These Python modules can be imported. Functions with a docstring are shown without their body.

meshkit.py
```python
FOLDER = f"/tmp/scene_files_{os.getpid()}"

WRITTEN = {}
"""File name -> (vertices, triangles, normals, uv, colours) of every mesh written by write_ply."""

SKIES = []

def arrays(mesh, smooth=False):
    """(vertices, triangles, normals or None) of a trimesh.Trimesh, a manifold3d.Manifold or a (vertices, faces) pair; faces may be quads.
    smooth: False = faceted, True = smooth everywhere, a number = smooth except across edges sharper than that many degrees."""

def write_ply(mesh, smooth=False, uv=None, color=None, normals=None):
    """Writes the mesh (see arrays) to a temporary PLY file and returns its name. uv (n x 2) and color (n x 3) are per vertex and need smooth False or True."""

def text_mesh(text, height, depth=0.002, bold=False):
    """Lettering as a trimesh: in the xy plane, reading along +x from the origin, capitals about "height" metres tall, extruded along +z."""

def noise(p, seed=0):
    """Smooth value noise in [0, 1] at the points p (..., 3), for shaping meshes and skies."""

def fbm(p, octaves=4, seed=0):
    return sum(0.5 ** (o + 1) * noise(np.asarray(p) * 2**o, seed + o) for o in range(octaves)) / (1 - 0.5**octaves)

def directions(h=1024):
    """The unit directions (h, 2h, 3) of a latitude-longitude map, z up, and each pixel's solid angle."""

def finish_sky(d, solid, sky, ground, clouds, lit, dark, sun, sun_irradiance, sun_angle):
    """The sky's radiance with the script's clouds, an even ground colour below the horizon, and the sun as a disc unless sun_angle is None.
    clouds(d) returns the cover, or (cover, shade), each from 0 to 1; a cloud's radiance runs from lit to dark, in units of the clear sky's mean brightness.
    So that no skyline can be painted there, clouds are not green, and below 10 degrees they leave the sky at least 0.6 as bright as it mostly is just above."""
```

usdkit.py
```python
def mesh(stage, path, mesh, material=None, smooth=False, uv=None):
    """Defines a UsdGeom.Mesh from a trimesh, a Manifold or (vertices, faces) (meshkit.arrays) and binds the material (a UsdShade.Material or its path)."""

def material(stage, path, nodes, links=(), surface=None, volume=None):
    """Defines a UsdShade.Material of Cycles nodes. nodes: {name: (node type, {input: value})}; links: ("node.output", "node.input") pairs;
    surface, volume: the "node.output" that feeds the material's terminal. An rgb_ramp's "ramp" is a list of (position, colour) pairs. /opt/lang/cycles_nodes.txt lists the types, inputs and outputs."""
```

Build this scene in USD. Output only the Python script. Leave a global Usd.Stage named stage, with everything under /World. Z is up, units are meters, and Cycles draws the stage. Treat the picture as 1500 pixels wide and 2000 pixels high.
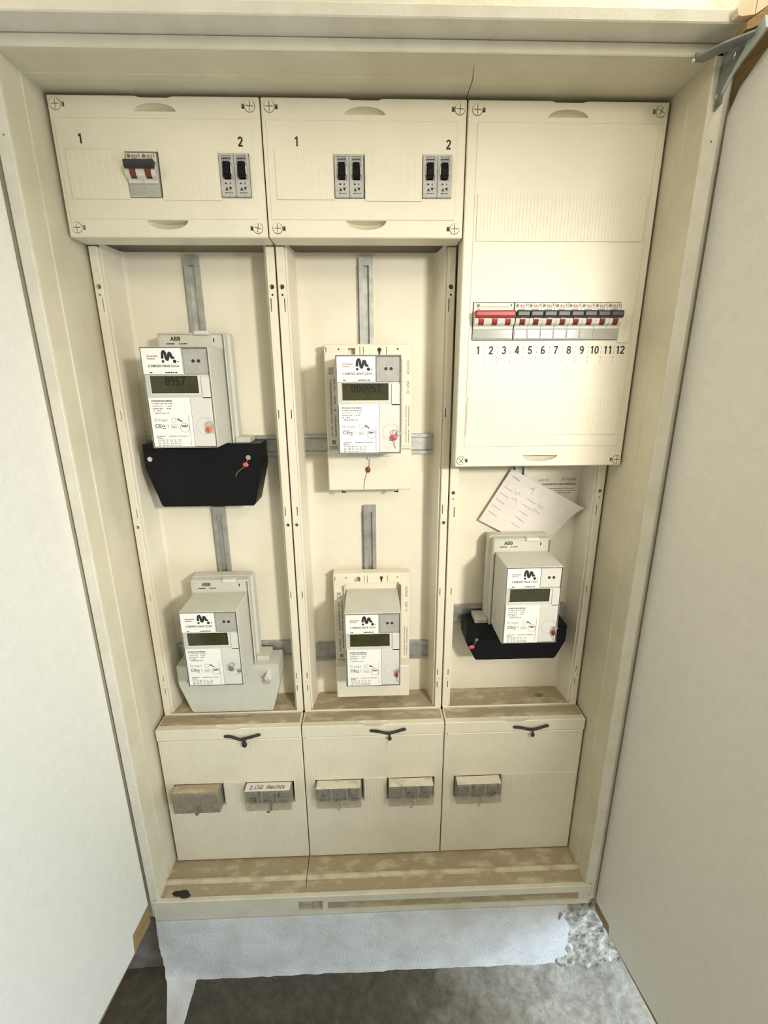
import math, random
import numpy as np, trimesh, manifold3d as m3, usdkit, meshkit
from shapely.geometry import Polygon, LineString, Point, box as sbox
from shapely.ops import unary_union
from shapely import affinity
from pxr import Usd, UsdGeom, UsdLux, UsdShade, Gf, Sdf

rng = np.random.default_rng(7); random.seed(7)
stage = Usd.Stage.CreateInMemory()
UsdGeom.SetStageUpAxis(stage, UsdGeom.Tokens.z); UsdGeom.SetStageMetersPerUnit(stage, 1.0)
UsdGeom.Xform.Define(stage, '/World'); UsdGeom.Scope.Define(stage, '/World/Looks')
Z0 = 0.21      # everything below is written with z = 0 at the foot of the lower covers, which is 0.21 m above the floor; x = 0 is their outer edge, y = 0 their face, y grows into the wall
FL = -Z0

# ---------------------------------------------------------------- camera
F_PX, C = 902.19, np.array([0.3745, -0.67, 0.8767 + Z0])
rx, ry, rz = 0.2816, -0.0333, -0.0055
def rot(a, b, c):
    X = np.array([[1, 0, 0], [0, math.cos(a), -math.sin(a)], [0, math.sin(a), math.cos(a)]])
    Y = np.array([[math.cos(b), 0, math.sin(b)], [0, 1, 0], [-math.sin(b), 0, math.cos(b)]])
    Z = np.array([[math.cos(c), -math.sin(c), 0], [math.sin(c), math.cos(c), 0], [0, 0, 1]])
    return X @ Y @ Z
Rm = rot(rx, ry, rz)
ax = [np.array([r[0], r[2], -r[1]]) for r in Rm]           # right, down, forward in the world
cam = UsdGeom.Camera.Define(stage, '/World/Camera')
rows = [ax[0], -ax[1], -ax[2], C]
cam.AddTransformOp().Set(Gf.Matrix4d(*[float(v) for i in range(4) for v in (*rows[i], 1.0 if i == 3 else 0.0)]))
cam.CreateHorizontalApertureAttr(36.0); cam.CreateVerticalApertureAttr(48.0)
cam.CreateFocalLengthAttr(F_PX / 1500 * 36.0); cam.CreateClippingRangeAttr(Gf.Vec2f(0.01, 50))
cam.CreateExposureAttr(0.0)

# ---------------------------------------------------------------- lights
def rect_light(name, at, target, w, h, power, color):
    l = UsdLux.RectLight.Define(stage, '/World/' + name)
    at, target = np.array(at, float) + [0, 0, Z0], np.array(target, float) + [0, 0, Z0]
    f = target - at; f /= np.linalg.norm(f); r = np.cross(f, [0, 0, 1]); r /= np.linalg.norm(r); u = np.cross(r, f)
    l.AddTransformOp().Set(Gf.Matrix4d(*[float(v) for row, e in ((r, 0), (u, 0), (-f, 0), (at, 1)) for v in (*row, e)]))
    l.CreateWidthAttr(w); l.CreateHeightAttr(h); l.CreateIntensityAttr(power); l.CreateColorAttr(Gf.Vec3f(*color))
    return l
def spot(name, at, target, radius, power, color, cone, soft):
    l = UsdLux.SphereLight.Define(stage, '/World/' + name)
    at, target = np.array(at, float) + [0, 0, Z0], np.array(target, float) + [0, 0, Z0]
    f = target - at; f /= np.linalg.norm(f); r = np.cross(f, [0, 0, 1]); r /= np.linalg.norm(r); u = np.cross(r, f)
    l.AddTransformOp().Set(Gf.Matrix4d(*[float(v) for row, e in ((r, 0), (u, 0), (-f, 0), (at, 1)) for v in (*row, e)]))
    l.CreateRadiusAttr(radius); l.CreateIntensityAttr(power); l.CreateColorAttr(Gf.Vec3f(*color))
    sh = UsdLux.ShapingAPI.Apply(l.GetPrim()); sh.CreateShapingConeAngleAttr(cone); sh.CreateShapingConeSoftnessAttr(soft)
    return l
rect_light('corridor_lamp', (0.92, -1.25, 1.50), (0.45, 0, 0.70), 0.35, 0.28, 14.5, (1.0, 0.90, 0.70))
rect_light('corridor_lamp_001', (-0.80, -0.90, 1.72), (0.80, -0.2, 0.75), 0.45, 0.45, 9.5, (1.0, 0.92, 0.76))  # added unseen fill that brightens the door opposite it
rect_light('ceiling_lamp', (0.82, -0.17, 1.62), (0.78, -0.08, 1.2), 0.14, 0.14, 58, (1.0, 0.93, 0.78))
rect_light('doorway_daylight', (1.80, -0.95, 0.12), (0.3, -0.1, -0.1), 0.8, 0.64, 13.0, (0.71, 0.86, 1.0))
spot('added_centre_spot', (1.05, -1.25, 1.10), (0.41, 0.0, 0.69), 0.07, 375, (1.0, 0.955, 0.85), 23.0, 1.0)  # added unseen spot, its cone shaped to brighten the middle of the cabinet
dome = UsdLux.DomeLight.Define(stage, '/World/ambient'); dome.CreateIntensityAttr(0.19); dome.CreateColorAttr(Gf.Vec3f(1.0, 0.96, 0.86))

# ---------------------------------------------------------------- materials
L = '/World/Looks/'
def mat(name, color, rough=0.5, metal=0.0, blotch=None, scale=40, bump=0.0, bscale=400, spec=0.5, detail=4, lo=0.4, hi=0.65, stretch=None):
    """A principled plastic / paint / stone; blotch = second colour laid on in noise patches."""
    n = {'p': ('principled_bsdf', {'base_color': color, 'roughness': rough, 'metallic': metal, 'specular_ior_level': spec}), 'g': ('geometry', {})}
    k = []
    pos = 'g.position'
    if stretch:
        n['mp'] = ('mapping', {'scale': stretch}); k.append((pos, 'mp.vector')); pos = 'mp.vector'
    if blotch is not None:
        n['n'] = ('noise_texture', {'scale': scale, 'detail': detail, 'roughness': 0.6})
        n['r'] = ('rgb_ramp', {'ramp': [(0.0, color), (lo, color), (hi, blotch), (1.0, blotch)]})
        k += [(pos, 'n.vector'), ('n.fac', 'r.fac'), ('r.color', 'p.base_color')]
    if bump:
        n['bn'] = ('noise_texture', {'scale': bscale, 'detail': 2})
        n['b'] = ('bump', {'strength': bump, 'distance': 0.002})
        k += [(pos, 'bn.vector'), ('bn.fac', 'b.height'), ('b.normal', 'p.normal')]
    return usdkit.material(stage, L + name, n, k, surface='p.BSDF')
CREAM = (0.80, 0.75, 0.625)
def rubble_mat(name, scale):
    return usdkit.material(stage, L + name, {'g': ('geometry', {}), 'n': ('noise_texture', {'scale': scale, 'detail': 9.0, 'roughness': 0.68}), 'r': ('rgb_ramp', {'ramp': [(0.0, (0.10, 0.09, 0.08)), (0.38, (0.17, 0.155, 0.14)), (0.46, (0.42, 0.405, 0.37)), (0.56, (0.56, 0.55, 0.52)), (0.62, (0.80, 0.81, 0.83)), (1.0, (0.84, 0.85, 0.87))]}), 'b': ('bump', {'strength': 1.0, 'distance': 0.003}), 'p': ('principled_bsdf', {'roughness': 0.9})},
                           [('g.position', 'n.vector'), ('n.fac', 'r.fac'), ('r.color', 'p.base_color'), ('n.fac', 'b.height'), ('b.normal', 'p.normal')], surface='p.BSDF')
def floor_mat(name):
    """stained screed, the shadow of a bystander painted into its dark part, that gives way to bare gritty concrete further along"""
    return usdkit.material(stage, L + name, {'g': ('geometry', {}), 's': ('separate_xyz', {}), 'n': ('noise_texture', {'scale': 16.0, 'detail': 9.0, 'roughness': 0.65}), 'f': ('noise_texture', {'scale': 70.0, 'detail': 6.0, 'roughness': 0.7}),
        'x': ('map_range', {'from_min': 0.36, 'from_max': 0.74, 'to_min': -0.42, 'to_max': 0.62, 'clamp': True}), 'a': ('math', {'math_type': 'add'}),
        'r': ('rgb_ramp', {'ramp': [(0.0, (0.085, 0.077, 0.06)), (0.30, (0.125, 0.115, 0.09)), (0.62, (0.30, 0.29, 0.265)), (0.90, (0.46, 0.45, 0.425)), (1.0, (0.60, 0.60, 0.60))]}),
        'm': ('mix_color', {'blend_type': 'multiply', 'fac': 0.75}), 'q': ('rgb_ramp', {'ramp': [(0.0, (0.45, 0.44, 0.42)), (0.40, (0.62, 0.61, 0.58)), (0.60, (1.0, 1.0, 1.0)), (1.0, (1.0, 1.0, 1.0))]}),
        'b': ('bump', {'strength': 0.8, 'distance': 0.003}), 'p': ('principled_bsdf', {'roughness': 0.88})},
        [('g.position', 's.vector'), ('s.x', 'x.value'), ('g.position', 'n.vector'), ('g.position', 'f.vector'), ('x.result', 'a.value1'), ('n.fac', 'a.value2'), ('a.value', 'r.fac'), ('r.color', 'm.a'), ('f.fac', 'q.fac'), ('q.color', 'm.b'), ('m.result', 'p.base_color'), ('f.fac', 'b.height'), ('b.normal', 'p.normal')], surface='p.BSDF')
M = dict(
    cream=mat('cream_plastic', CREAM, 0.42, blotch=(0.765, 0.71, 0.585), scale=14, bump=0.05, bscale=900),
    ribbed=None,
    panel=mat('cream_panel', (0.80, 0.75, 0.63), 0.5, blotch=(0.755, 0.70, 0.575), scale=9, bump=0.05, bscale=700),
    liner=mat('cream_liner', (0.70, 0.645, 0.50), 0.5, blotch=(0.635, 0.58, 0.44), scale=12, bump=0.1, bscale=300),
    lip=mat('frame_paint', (0.76, 0.73, 0.64), 0.45, blotch=(0.69, 0.655, 0.55), scale=25, bump=0.12, bscale=220),
    dusty=mat('dusty_cream', (0.40, 0.325, 0.215), 0.8, blotch=(0.64, 0.565, 0.41), scale=24, detail=9, lo=0.50, hi=0.70, bump=0.3, bscale=500, stretch=(1, 2.2, 2.2)),
    door=mat('door_paint', (0.82, 0.805, 0.735), 0.55, blotch=(0.795, 0.775, 0.705), scale=60, bump=0.35, bscale=330),
    wood=mat('bare_wood', (0.36, 0.24, 0.10), 0.7, blotch=(0.25, 0.155, 0.06), scale=30, stretch=(1, 1, 6), bump=0.2),
    palewood=mat('pale_wood', (0.84, 0.70, 0.52), 0.55, blotch=(0.76, 0.60, 0.42), scale=20, stretch=(6, 1, 1), bump=0.2),
    wall=mat('wall_plaster', (0.80, 0.77, 0.66), 0.8, blotch=(0.72, 0.69, 0.58), scale=18, bump=0.3, bscale=200),
    ceil=mat('ceiling_paint', (0.75, 0.72, 0.64), 0.9),
    concrete=mat('pale_concrete', (0.79, 0.825, 0.88), 0.85, blotch=(0.66, 0.675, 0.70), scale=16, detail=8, lo=0.42, hi=0.66, bump=0.6, bscale=260),
    floor=floor_mat('stained_shaded_screed'),  # dark half carries a painted cast shadow besides the dirt
    rubble=rubble_mat('broken_plaster', 75.0),
    whitepaint=mat('white_paint', (0.80, 0.81, 0.82), 0.7, blotch=(0.6, 0.6, 0.6), scale=80, lo=0.5, hi=0.7, bump=0.5, bscale=200),
    galv=mat('galvanised_steel', (0.50, 0.50, 0.48), 0.45, metal=0.8, blotch=(0.38, 0.38, 0.37), scale=60, bump=0.05),
    darkgalv=mat('dull_steel', (0.30, 0.315, 0.30), 0.5, metal=0.5, blotch=(0.24, 0.25, 0.24), scale=70, bump=0.1),
    grey=mat('grey_plastic', (0.60, 0.595, 0.53), 0.5, blotch=(0.565, 0.56, 0.495), scale=30, bump=0.12, bscale=900),
    face=mat('light_grey_plastic', (0.68, 0.665, 0.63), 0.4, bump=0.05, bscale=900),
    midgrey=mat('mid_grey_plastic', (0.42, 0.41, 0.385), 0.45, blotch=(0.37, 0.36, 0.335), scale=120),
    darkgrey=mat('dark_grey_plastic', (0.17, 0.165, 0.145), 0.5),
    black=mat('black_plastic', (0.004, 0.004, 0.006), 0.45, spec=0.22),
    dark=mat('shadow_gap', (0.02, 0.018, 0.012), 0.8),
    toggle=mat('toggle_black', (0.022, 0.024, 0.024), 0.4),
    red=mat('red_plastic', (0.34, 0.016, 0.014), 0.4),
    darkred=mat('dark_red_plastic', (0.17, 0.022, 0.016), 0.3),
    orange=mat('orange_seal', (0.72, 0.09, 0.035), 0.4),
    pink=mat('pink_red_seal', (0.62, 0.09, 0.11), 0.4),
    brownred=mat('brown_red_seal', (0.27, 0.03, 0.015), 0.45),
    breaker=mat('breaker_grey', (0.66, 0.645, 0.59), 0.45, blotch=(0.58, 0.565, 0.51), scale=200),
    switch=mat('switch_grey', (0.50, 0.485, 0.47), 0.45, blotch=(0.43, 0.415, 0.40), scale=150),
    flap=mat('flap_grey', (0.42, 0.42, 0.385), 0.14, blotch=(0.37, 0.37, 0.335), scale=50),
    label=mat('white_label', (0.86, 0.86, 0.84), 0.4),
    paper=mat('note_paper', (0.74, 0.695, 0.66), 0.8, blotch=(0.71, 0.665, 0.63), scale=60),
    oldlabel=mat('soiled_label', (0.70, 0.66, 0.55), 0.7, blotch=(0.45, 0.40, 0.30), scale=55, detail=7, lo=0.5, hi=0.68),
    ink=mat('black_ink', (0.02, 0.02, 0.02), 0.6),
    faint=mat('grey_ink', (0.24, 0.235, 0.22), 0.7),
    faintred=mat('red_ink', (0.42, 0.12, 0.10), 0.6),
    lcd=mat('display_glass', (0.040, 0.040, 0.018), 0.12, blotch=(0.055, 0.052, 0.026), scale=60),
    segment=mat('display_segments', (0.008, 0.009, 0.004), 0.3),
    bead=mat('sill_bead', (0.66, 0.59, 0.43), 0.6, blotch=(0.46, 0.38, 0.26), scale=28, detail=8, lo=0.45, hi=0.62),
    shaded_wall=mat('shade_painted_wall', (0.17, 0.16, 0.165), 0.9, blotch=(0.24, 0.23, 0.23), scale=25, detail=7, bump=0.6, bscale=200),  # wall tone darkened to paint in the shade beneath the door
    soot=mat('soot', (0.035, 0.025, 0.018), 0.9),
    steelgrey=mat('pale_steel', (0.52, 0.56, 0.54), 0.45, metal=0.3),
    steel=mat('screw_steel', (0.75, 0.74, 0.72), 0.3, metal=0.9),
    wire=mat('seal_wire', (0.36, 0.34, 0.27), 0.4, metal=0.5),
    olive=mat('olive_wire', (0.36, 0.34, 0.10), 0.5),
    strap=mat('strap_plastic', (0.018, 0.017, 0.034), 0.5, blotch=(0.03, 0.03, 0.03), scale=200),
    lampbody=mat('lamp_enamel', (0.8, 0.8, 0.78), 0.4),
)
def clear_dirty(name, cover, c1, c2):
    return usdkit.material(stage, L + name, {
        'g': ('geometry', {}), 'n': ('noise_texture', {'scale': 130.0, 'detail': 6.0, 'roughness': 0.65}),
        'm': ('map_range', {'from_min': 0.35, 'from_max': 0.7, 'to_min': cover[0], 'to_max': cover[1], 'clamp': True}),
        'r': ('rgb_ramp', {'ramp': [(0.0, c1), (0.4, c1), (0.65, c2), (1.0, c2)]}),
        'p': ('principled_bsdf', {'roughness': 0.35}), 't': ('transparent_bsdf', {'color': (0.95, 0.94, 0.9)}), 'x': ('mix_closure', {})},
        [('g.position', 'n.vector'), ('n.fac', 'm.value'), ('n.fac', 'r.fac'), ('r.color', 'p.base_color'), ('m.result', 'x.fac'), ('t.BSDF', 'x.closure1'), ('p.BSDF', 'x.closure2')], surface='x.closure')
M['hood'] = clear_dirty('dirty_clear_plastic', (0.03, 0.40), (0.70, 0.67, 0.60), (0.40, 0.37, 0.31))
M['dusthood'] = clear_dirty('dust_caked_plastic', (0.70, 0.95), (0.36, 0.31, 0.24), (0.24, 0.20, 0.15))
M['cleartag'] = clear_dirty('clear_tag_plastic', (0.10, 0.30), (0.8, 0.8, 0.78), (0.6, 0.6, 0.58))
def ribbed(name, color, pitch):
    n = {'g': ('geometry', {}), 'w': ('wave_texture', {'wave_type': 'bands', 'bands_direction': 'x', 'profile': 'sine', 'scale': 0.314 / pitch}),
         'b': ('bump', {'strength': 0.3, 'distance': 0.0006}), 'p': ('principled_bsdf', {'base_color': color, 'roughness': 0.5}),
         'n': ('noise_texture', {'scale': 14.0, 'detail': 4.0}), 'r': ('rgb_ramp', {'ramp': [(0.0, color), (0.4, color), (0.7, tuple(c * 0.93 for c in color)), (1.0, tuple(c * 0.93 for c in color))]})}
    return usdkit.material(stage, L + name, n, [('g.position', 'w.vector'), ('w.fac', 'b.height'), ('b.normal', 'p.normal'), ('g.position', 'n.vector'), ('n.fac', 'r.fac'), ('r.color', 'p.base_color')], surface='p.BSDF')
M['ribbed'] = ribbed('ribbed_cream_plastic', (0.79, 0.74, 0.61), 0.0045)

# ---------------------------------------------------------------- building blocks
def tm(x):
    if isinstance(x, m3.Manifold):
        k = x.to_mesh(); return trimesh.Trimesh(np.array(k.vert_properties)[:, :3], np.array(k.tri_verts), process=False)
    return x
def mf(t):
    return m3.Manifold(m3.Mesh(np.asarray(t.vertices, np.float32), np.asarray(t.faces, np.uint32)))
def cat(*ms):
    return trimesh.util.concatenate([tm(m) for m in ms])
def cb(x0, x1, y0, y1, z0, z1, r=0.0):
    """A box, its edges chamfered by r."""
    if r <= 0:
        b = trimesh.creation.box(extents=(x1 - x0, y1 - y0, z1 - z0)); b.apply_translation(((x0 + x1) / 2, (y0 + y1) / 2, (z0 + z1) / 2)); return b
    p = []
    for sx in (0, 1):
        for sy in (0, 1):
            for sz in (0, 1):
                c = np.array([(x0, x1)[sx], (y0, y1)[sy], (z0, z1)[sz]]); d = np.array([1 - 2 * sx, 1 - 2 * sy, 1 - 2 * sz]) * r
                for k in range(3):
                    q = c + d; q[k] = c[k]; p.append(q)
    return trimesh.convex.convex_hull(np.array(p))
def MB(*a):
    return mf(cb(*a))
def ext(poly, y0, y1):
    """A shapely polygon in x, z extruded from y0 to y1."""
    polys = list(poly.geoms) if hasattr(poly, 'geoms') else [poly]
    out = []
    for p in polys:
        rings = [np.array(p.exterior.coords)[:-1]] + [np.array(i.coords)[:-1] for i in p.interiors]
        m = m3.CrossSection(rings, m3.FillRule.EvenOdd).extrude(y1 - y0)
        out.append(m)
    t = cat(*out); v = np.array(t.vertices)
    t.vertices = np.stack([v[:, 0], y1 - v[:, 2], v[:, 1]], 1)
    return t
def extz(poly, z0, z1):
    rings = [np.array(poly.exterior.coords)[:-1]] + [np.array(i.coords)[:-1] for i in poly.interiors]
    t = tm(m3.CrossSection(rings, m3.FillRule.EvenOdd).extrude(z1 - z0)); t.apply_translation((0, 0, z0)); return t
def extx(poly, x0, x1):
    """A polygon in (y, z) extruded along x."""
    t = extz(poly, x0, x1); v = np.array(t.vertices); t.vertices = np.stack([v[:, 2], v[:, 0], v[:, 1]], 1); return t
def cyl(r, p, q, n=20):
    return trimesh.creation.cylinder(radius=r, segment=np.array([p, q], float), sections=n)
def ball(r, c, s=(1, 1, 1), sub=2):
    b = trimesh.creation.icosphere(subdivisions=sub, radius=r); b.apply_scale(s); b.apply_translation(c); return b
def tube(pts, r, n=8):
    pts = np.array(pts, float); out = []
    for a, b in zip(pts[:-1], pts[1:]): out.append(cyl(r, a, b, n))
    for p in pts: out.append(ball(r, p, sub=1))
    return cat(*out)
def curve(pts, k=8):
    """Catmull-Rom through pts."""
    p = np.array(pts, float); p = np.vstack([2 * p[0] - p[1], p, 2 * p[-1] - p[-2]]); out = []
    for i in range(1, len(p) - 2):
        for t in np.linspace(0, 1, k, endpoint=False):
            a, b, c, d = p[i - 1:i + 3]
            out.append(0.5 * (2 * b + (c - a) * t + (2 * a - 5 * b + 4 * c - d) * t * t + (3 * b - a - 3 * c + d) * t ** 3))
    return np.array(out + [p[-2]])
def txt(s, h, x, z, y, align='l', bold=False, wide=1.0, slant=0.0, turn=0.0, depth=0.0003):
    t = meshkit.text_mesh(s, h, depth, bold); v = np.array(t.vertices); v[:, 0] *= wide; v[:, 0] += slant * v[:, 1]
    w = v[:, 0].max() + v[:, 0].min()
    v[:, 0] -= {'l': 0, 'c': w / 2, 'r': w}[align]
    c, s_ = math.cos(turn), math.sin(turn)
    X, Y = c * v[:, 0] - s_ * v[:, 1], s_ * v[:, 0] + c * v[:, 1]
    t.vertices = np.stack([x + X, y - v[:, 2], z + Y], 1); return t
def arc(cx, cy, rx_, ry_, a, b, n=18):
    return [(cx + rx_ * math.cos(math.radians(t)), cy + ry_ * math.sin(math.radians(t))) for t in np.linspace(a, b, n)]
DIGITS = {'1': [[(0.33, 0.0), (0.33, 1.0)], [(0.30, 0.90), (0.24, 0.83), (0.10, 0.79)]], '2': [arc(0.28, 0.71, 0.205, 0.215, 175, -25) + [(0.30, 0.36), (0.10, 0.14), (0.075, 0.075)], [(0.02, 0.075), (0.53, 0.075)]],
          '3': [arc(0.27, 0.73, 0.185, 0.195, 165, -90), arc(0.27, 0.29, 0.215, 0.215, 90, -165)], '4': [[(0.37, 1.0), (0.06, 0.27)], [(0.0, 0.27), (0.56, 0.27)], [(0.40, 0.0), (0.40, 1.0)]],
          '5': [[(0.50, 0.925), (0.15, 0.925), (0.10, 0.50)] , arc(0.27, 0.32, 0.215, 0.245, 145, -160)], '6': [arc(0.28, 0.30, 0.20, 0.225, 0, 360, 30), arc(0.30, 0.42, 0.22, 0.505, 180, 60)],
          '7': [[(0.03, 0.925), (0.53, 0.925)], [(0.50, 0.90), (0.30, 0.50), (0.20, 0.0)]], '8': [arc(0.28, 0.725, 0.18, 0.20, 0, 360, 30), arc(0.28, 0.29, 0.21, 0.215, 0, 360, 30)],
          '9': [arc(0.28, 0.70, 0.20, 0.225, 0, 360, 30), arc(0.26, 0.58, 0.22, 0.505, 0, -120)], '0': [arc(0.28, 0.5, 0.205, 0.425, 0, 360, 36)]}
def number(sx, h_, x, z, y, w=0.075, depth=0.0003, wide=1.0):
    """plain sans-serif figures, x = their middle, z = their foot"""
    sh = []
    for k, ch in enumerate(sx):
        for st in DIGITS[ch]:
            sh.append(affinity.translate(LineString(st).buffer(w, cap_style=2, join_style=1, quad_segs=3), k * 0.62, 0))
    u = unary_union(sh); cx_ = (u.bounds[0] + u.bounds[2]) / 2
    return ext(affinity.affine_transform(u, [h_ * wide, 0, 0, h_, x - cx_ * h_ * wide, z]), y - depth, y)
def bar(x0, x1, z0, z1, y, d=0.0002):
    return cb(x0, x1, y - d, y, z0, z1)
def marks(x0, x1, z, h, y, seed, fill=0.8):
    """Small print too small to read: short dashes along a line."""
    r = random.Random(seed); x = x0; o = []
    while x < x1 - 0.001:
        w = min(r.uniform(0.0008, 0.0032), x1 - x)
        if r.random() < fill: o.append(bar(x, x + w, z, z + h * r.uniform(0.75, 1.0), y))
        x += w + r.uniform(0.0004, 0.0011)
    return o

used = {}
def numbered(parent, name):
    k = (parent, name); n = used.get(k, 0); used[k] = n + 1
    return f'{parent}/{name}' + (f'_{n:03d}' if n else '')
def tag(prim, label=None, cat_=None, group=None, kind=None):
    for k, v in (('label', label), ('category', cat_), ('group', group), ('kind', kind)):
        if v: prim.SetCustomDataByKey(k, v)
origin = {}
def thing(name, loc, label, cat_, group=None, kind=None, rotz=0.0):
    p = numbered('/World', name); x = UsdGeom.Xform.Define(stage, p)
    x.AddTranslateOp().Set(Gf.Vec3d(loc[0], loc[1], loc[2] + Z0))
    if rotz: x.AddRotateZOp().Set(math.degrees(rotz))
    tag(x.GetPrim(), label, cat_, group, kind); origin[p] = np.array(loc, float)
    return p
def part(parent, name, mesh, m, label=None, smooth=False, local=False, kind=None):
    """A mesh under a thing (or under one of its parts). Written in the scene's own coordinates unless local."""
    p = numbered(parent, name); top = '/'.join(parent.split('/')[:3]); mesh = tm(mesh).copy()
    if not local: mesh.apply_translation(-origin[top])
    g = usdkit.mesh(stage, p, mesh, M[m], smooth=smooth); tag(g.GetPrim(), label=label, kind=kind)
    return p
def single(name, mesh, m, label=None, cat_=None, group=None, kind=None, smooth=False):
    mesh = tm(mesh).copy(); mesh.apply_translation((0, 0, Z0))
    g = usdkit.mesh(stage, numbered('/World', name), mesh, M[m], smooth=smooth); tag(g.GetPrim(), label, cat_, group, kind); return g
def dup(src, loc, label, group=None):
    name = src.split('/')[-1].rstrip('0123456789').rstrip('_'); was = stage.GetPrimAtPath(src).GetCustomData()
    p = numbered('/World', name); x = UsdGeom.Xform.Define(stage, p)
    x.GetPrim().GetReferences().AddInternalReference(src); x.GetPrim().SetInstanceable(True)
    x.ClearXformOpOrder(); x.AddTranslateOp().Set(Gf.Vec3d(loc[0], loc[1], loc[2] + Z0))
    tag(x.GetPrim(), label, was['category'], group or was.get('group')); return p

# ---------------------------------------------------------------- the setting
XL, XR, YW, YB, ZC = -1.25, 1.95, -0.0575, -1.62, 2.05
hole = sbox(-0.026, FL - 1, 0.7785, 1.2218)
wb = thing('wall_back', (0.38, YW, FL), 'painted wall around the recessed meter cabinet', 'wall', kind='structure')
part(wb, 'plaster', ext(sbox(XL, FL, XR, ZC).difference(unary_union([hole, sbox(-0.30, FL - 1, 0.915, -0.0580)])), YW + 0.002, 0.16), 'wall')
# plinth under the cabinet: uneven rendered face, broken away at one end
def sheet(x0, x1, z0, z1, nx, nz, yf, thick=0.03):
    xs, zs = np.linspace(x0, x1, nx), np.linspace(z0, z1, nz); X, Z = np.meshgrid(xs, zs)
    Y = yf(X, Z); V = np.stack([X, Y, Z], -1).reshape(-1, 3)
    B = V.copy(); B[:, 1] = Y.max() + thick
    idx = np.arange(nx * nz).reshape(nz, nx); a, b, c, d = idx[:-1, :-1].ravel(), idx[:-1, 1:].ravel(), idx[1:, 1:].ravel(), idx[1:, :-1].ravel()
    F = [np.stack([a, b, c], 1), np.stack([a, c, d], 1)]; n = nx * nz
    F += [np.stack([a, c, b], 1) + n, np.stack([a, d, c], 1) + n]
    rim = np.concatenate([idx[0, :-1], idx[:-1, -1], idx[-1, :0:-1], idx[:0:-1, 0]]); nx_ = np.roll(rim, -1)
    F += [np.stack([rim, rim + n, nx_], 1), np.stack([nx_, rim + n, nx_ + n], 1)]
    t = trimesh.Trimesh(np.vstack([V, B]), np.vstack(F), process=False); t.fix_normals(); return t
def fb(X, Z, s, o=4, seed=0):
    return meshkit.fbm(np.stack([X * s, Z * s, 0 * X], -1), o, seed)
def plinth_y(X, Z):
    return -0.0655 + (fb(X, Z, 14) - 0.5) * 0.003 - np.clip((-0.195 - Z) / 0.02, 0, 1) * 0.004 * fb(X, Z, 60, 3, 3)
jag = lambda z: 0.733 + 0.012 * (meshkit.fbm(np.stack([0 * z, z * 40, 0 * z], -1), 4, 9) - 0.5) * 2 + (z + 0.12) * -0.10
def plinth():
    t = sheet(0.0, 1.0, FL - 0.005, -0.0585, 150, 32, lambda X, Z: plinth_y(X, Z), 0.03)
    v = np.array(t.vertices); r = jag(v[:, 2]); e = -0.022 + 0.006 * (meshkit.fbm(np.stack([v[:, 2] * 50, 0 * r, 0 * r], -1), 3, 12) - 0.5); v[:, 0] = e + v[:, 0] * (r - e); t.vertices = v; return t
part(wb, 'plinth', plinth(), 'concrete', 'pale grey rendered plinth under the cabinet', smooth=40)
part(wb, 'shaded_wall_end', sheet(-0.31, 0.0, FL - 0.005, -0.0585, 60, 30, lambda X, Z: -0.045 + (fb(X, Z, 30, 4, 14) - 0.5) * 0.008, 0.03), 'shaded_wall', 'wall beside the end of the plinth with the shade under the door painted in', smooth=40)  # door shade put into the colour of this wall piece
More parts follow.
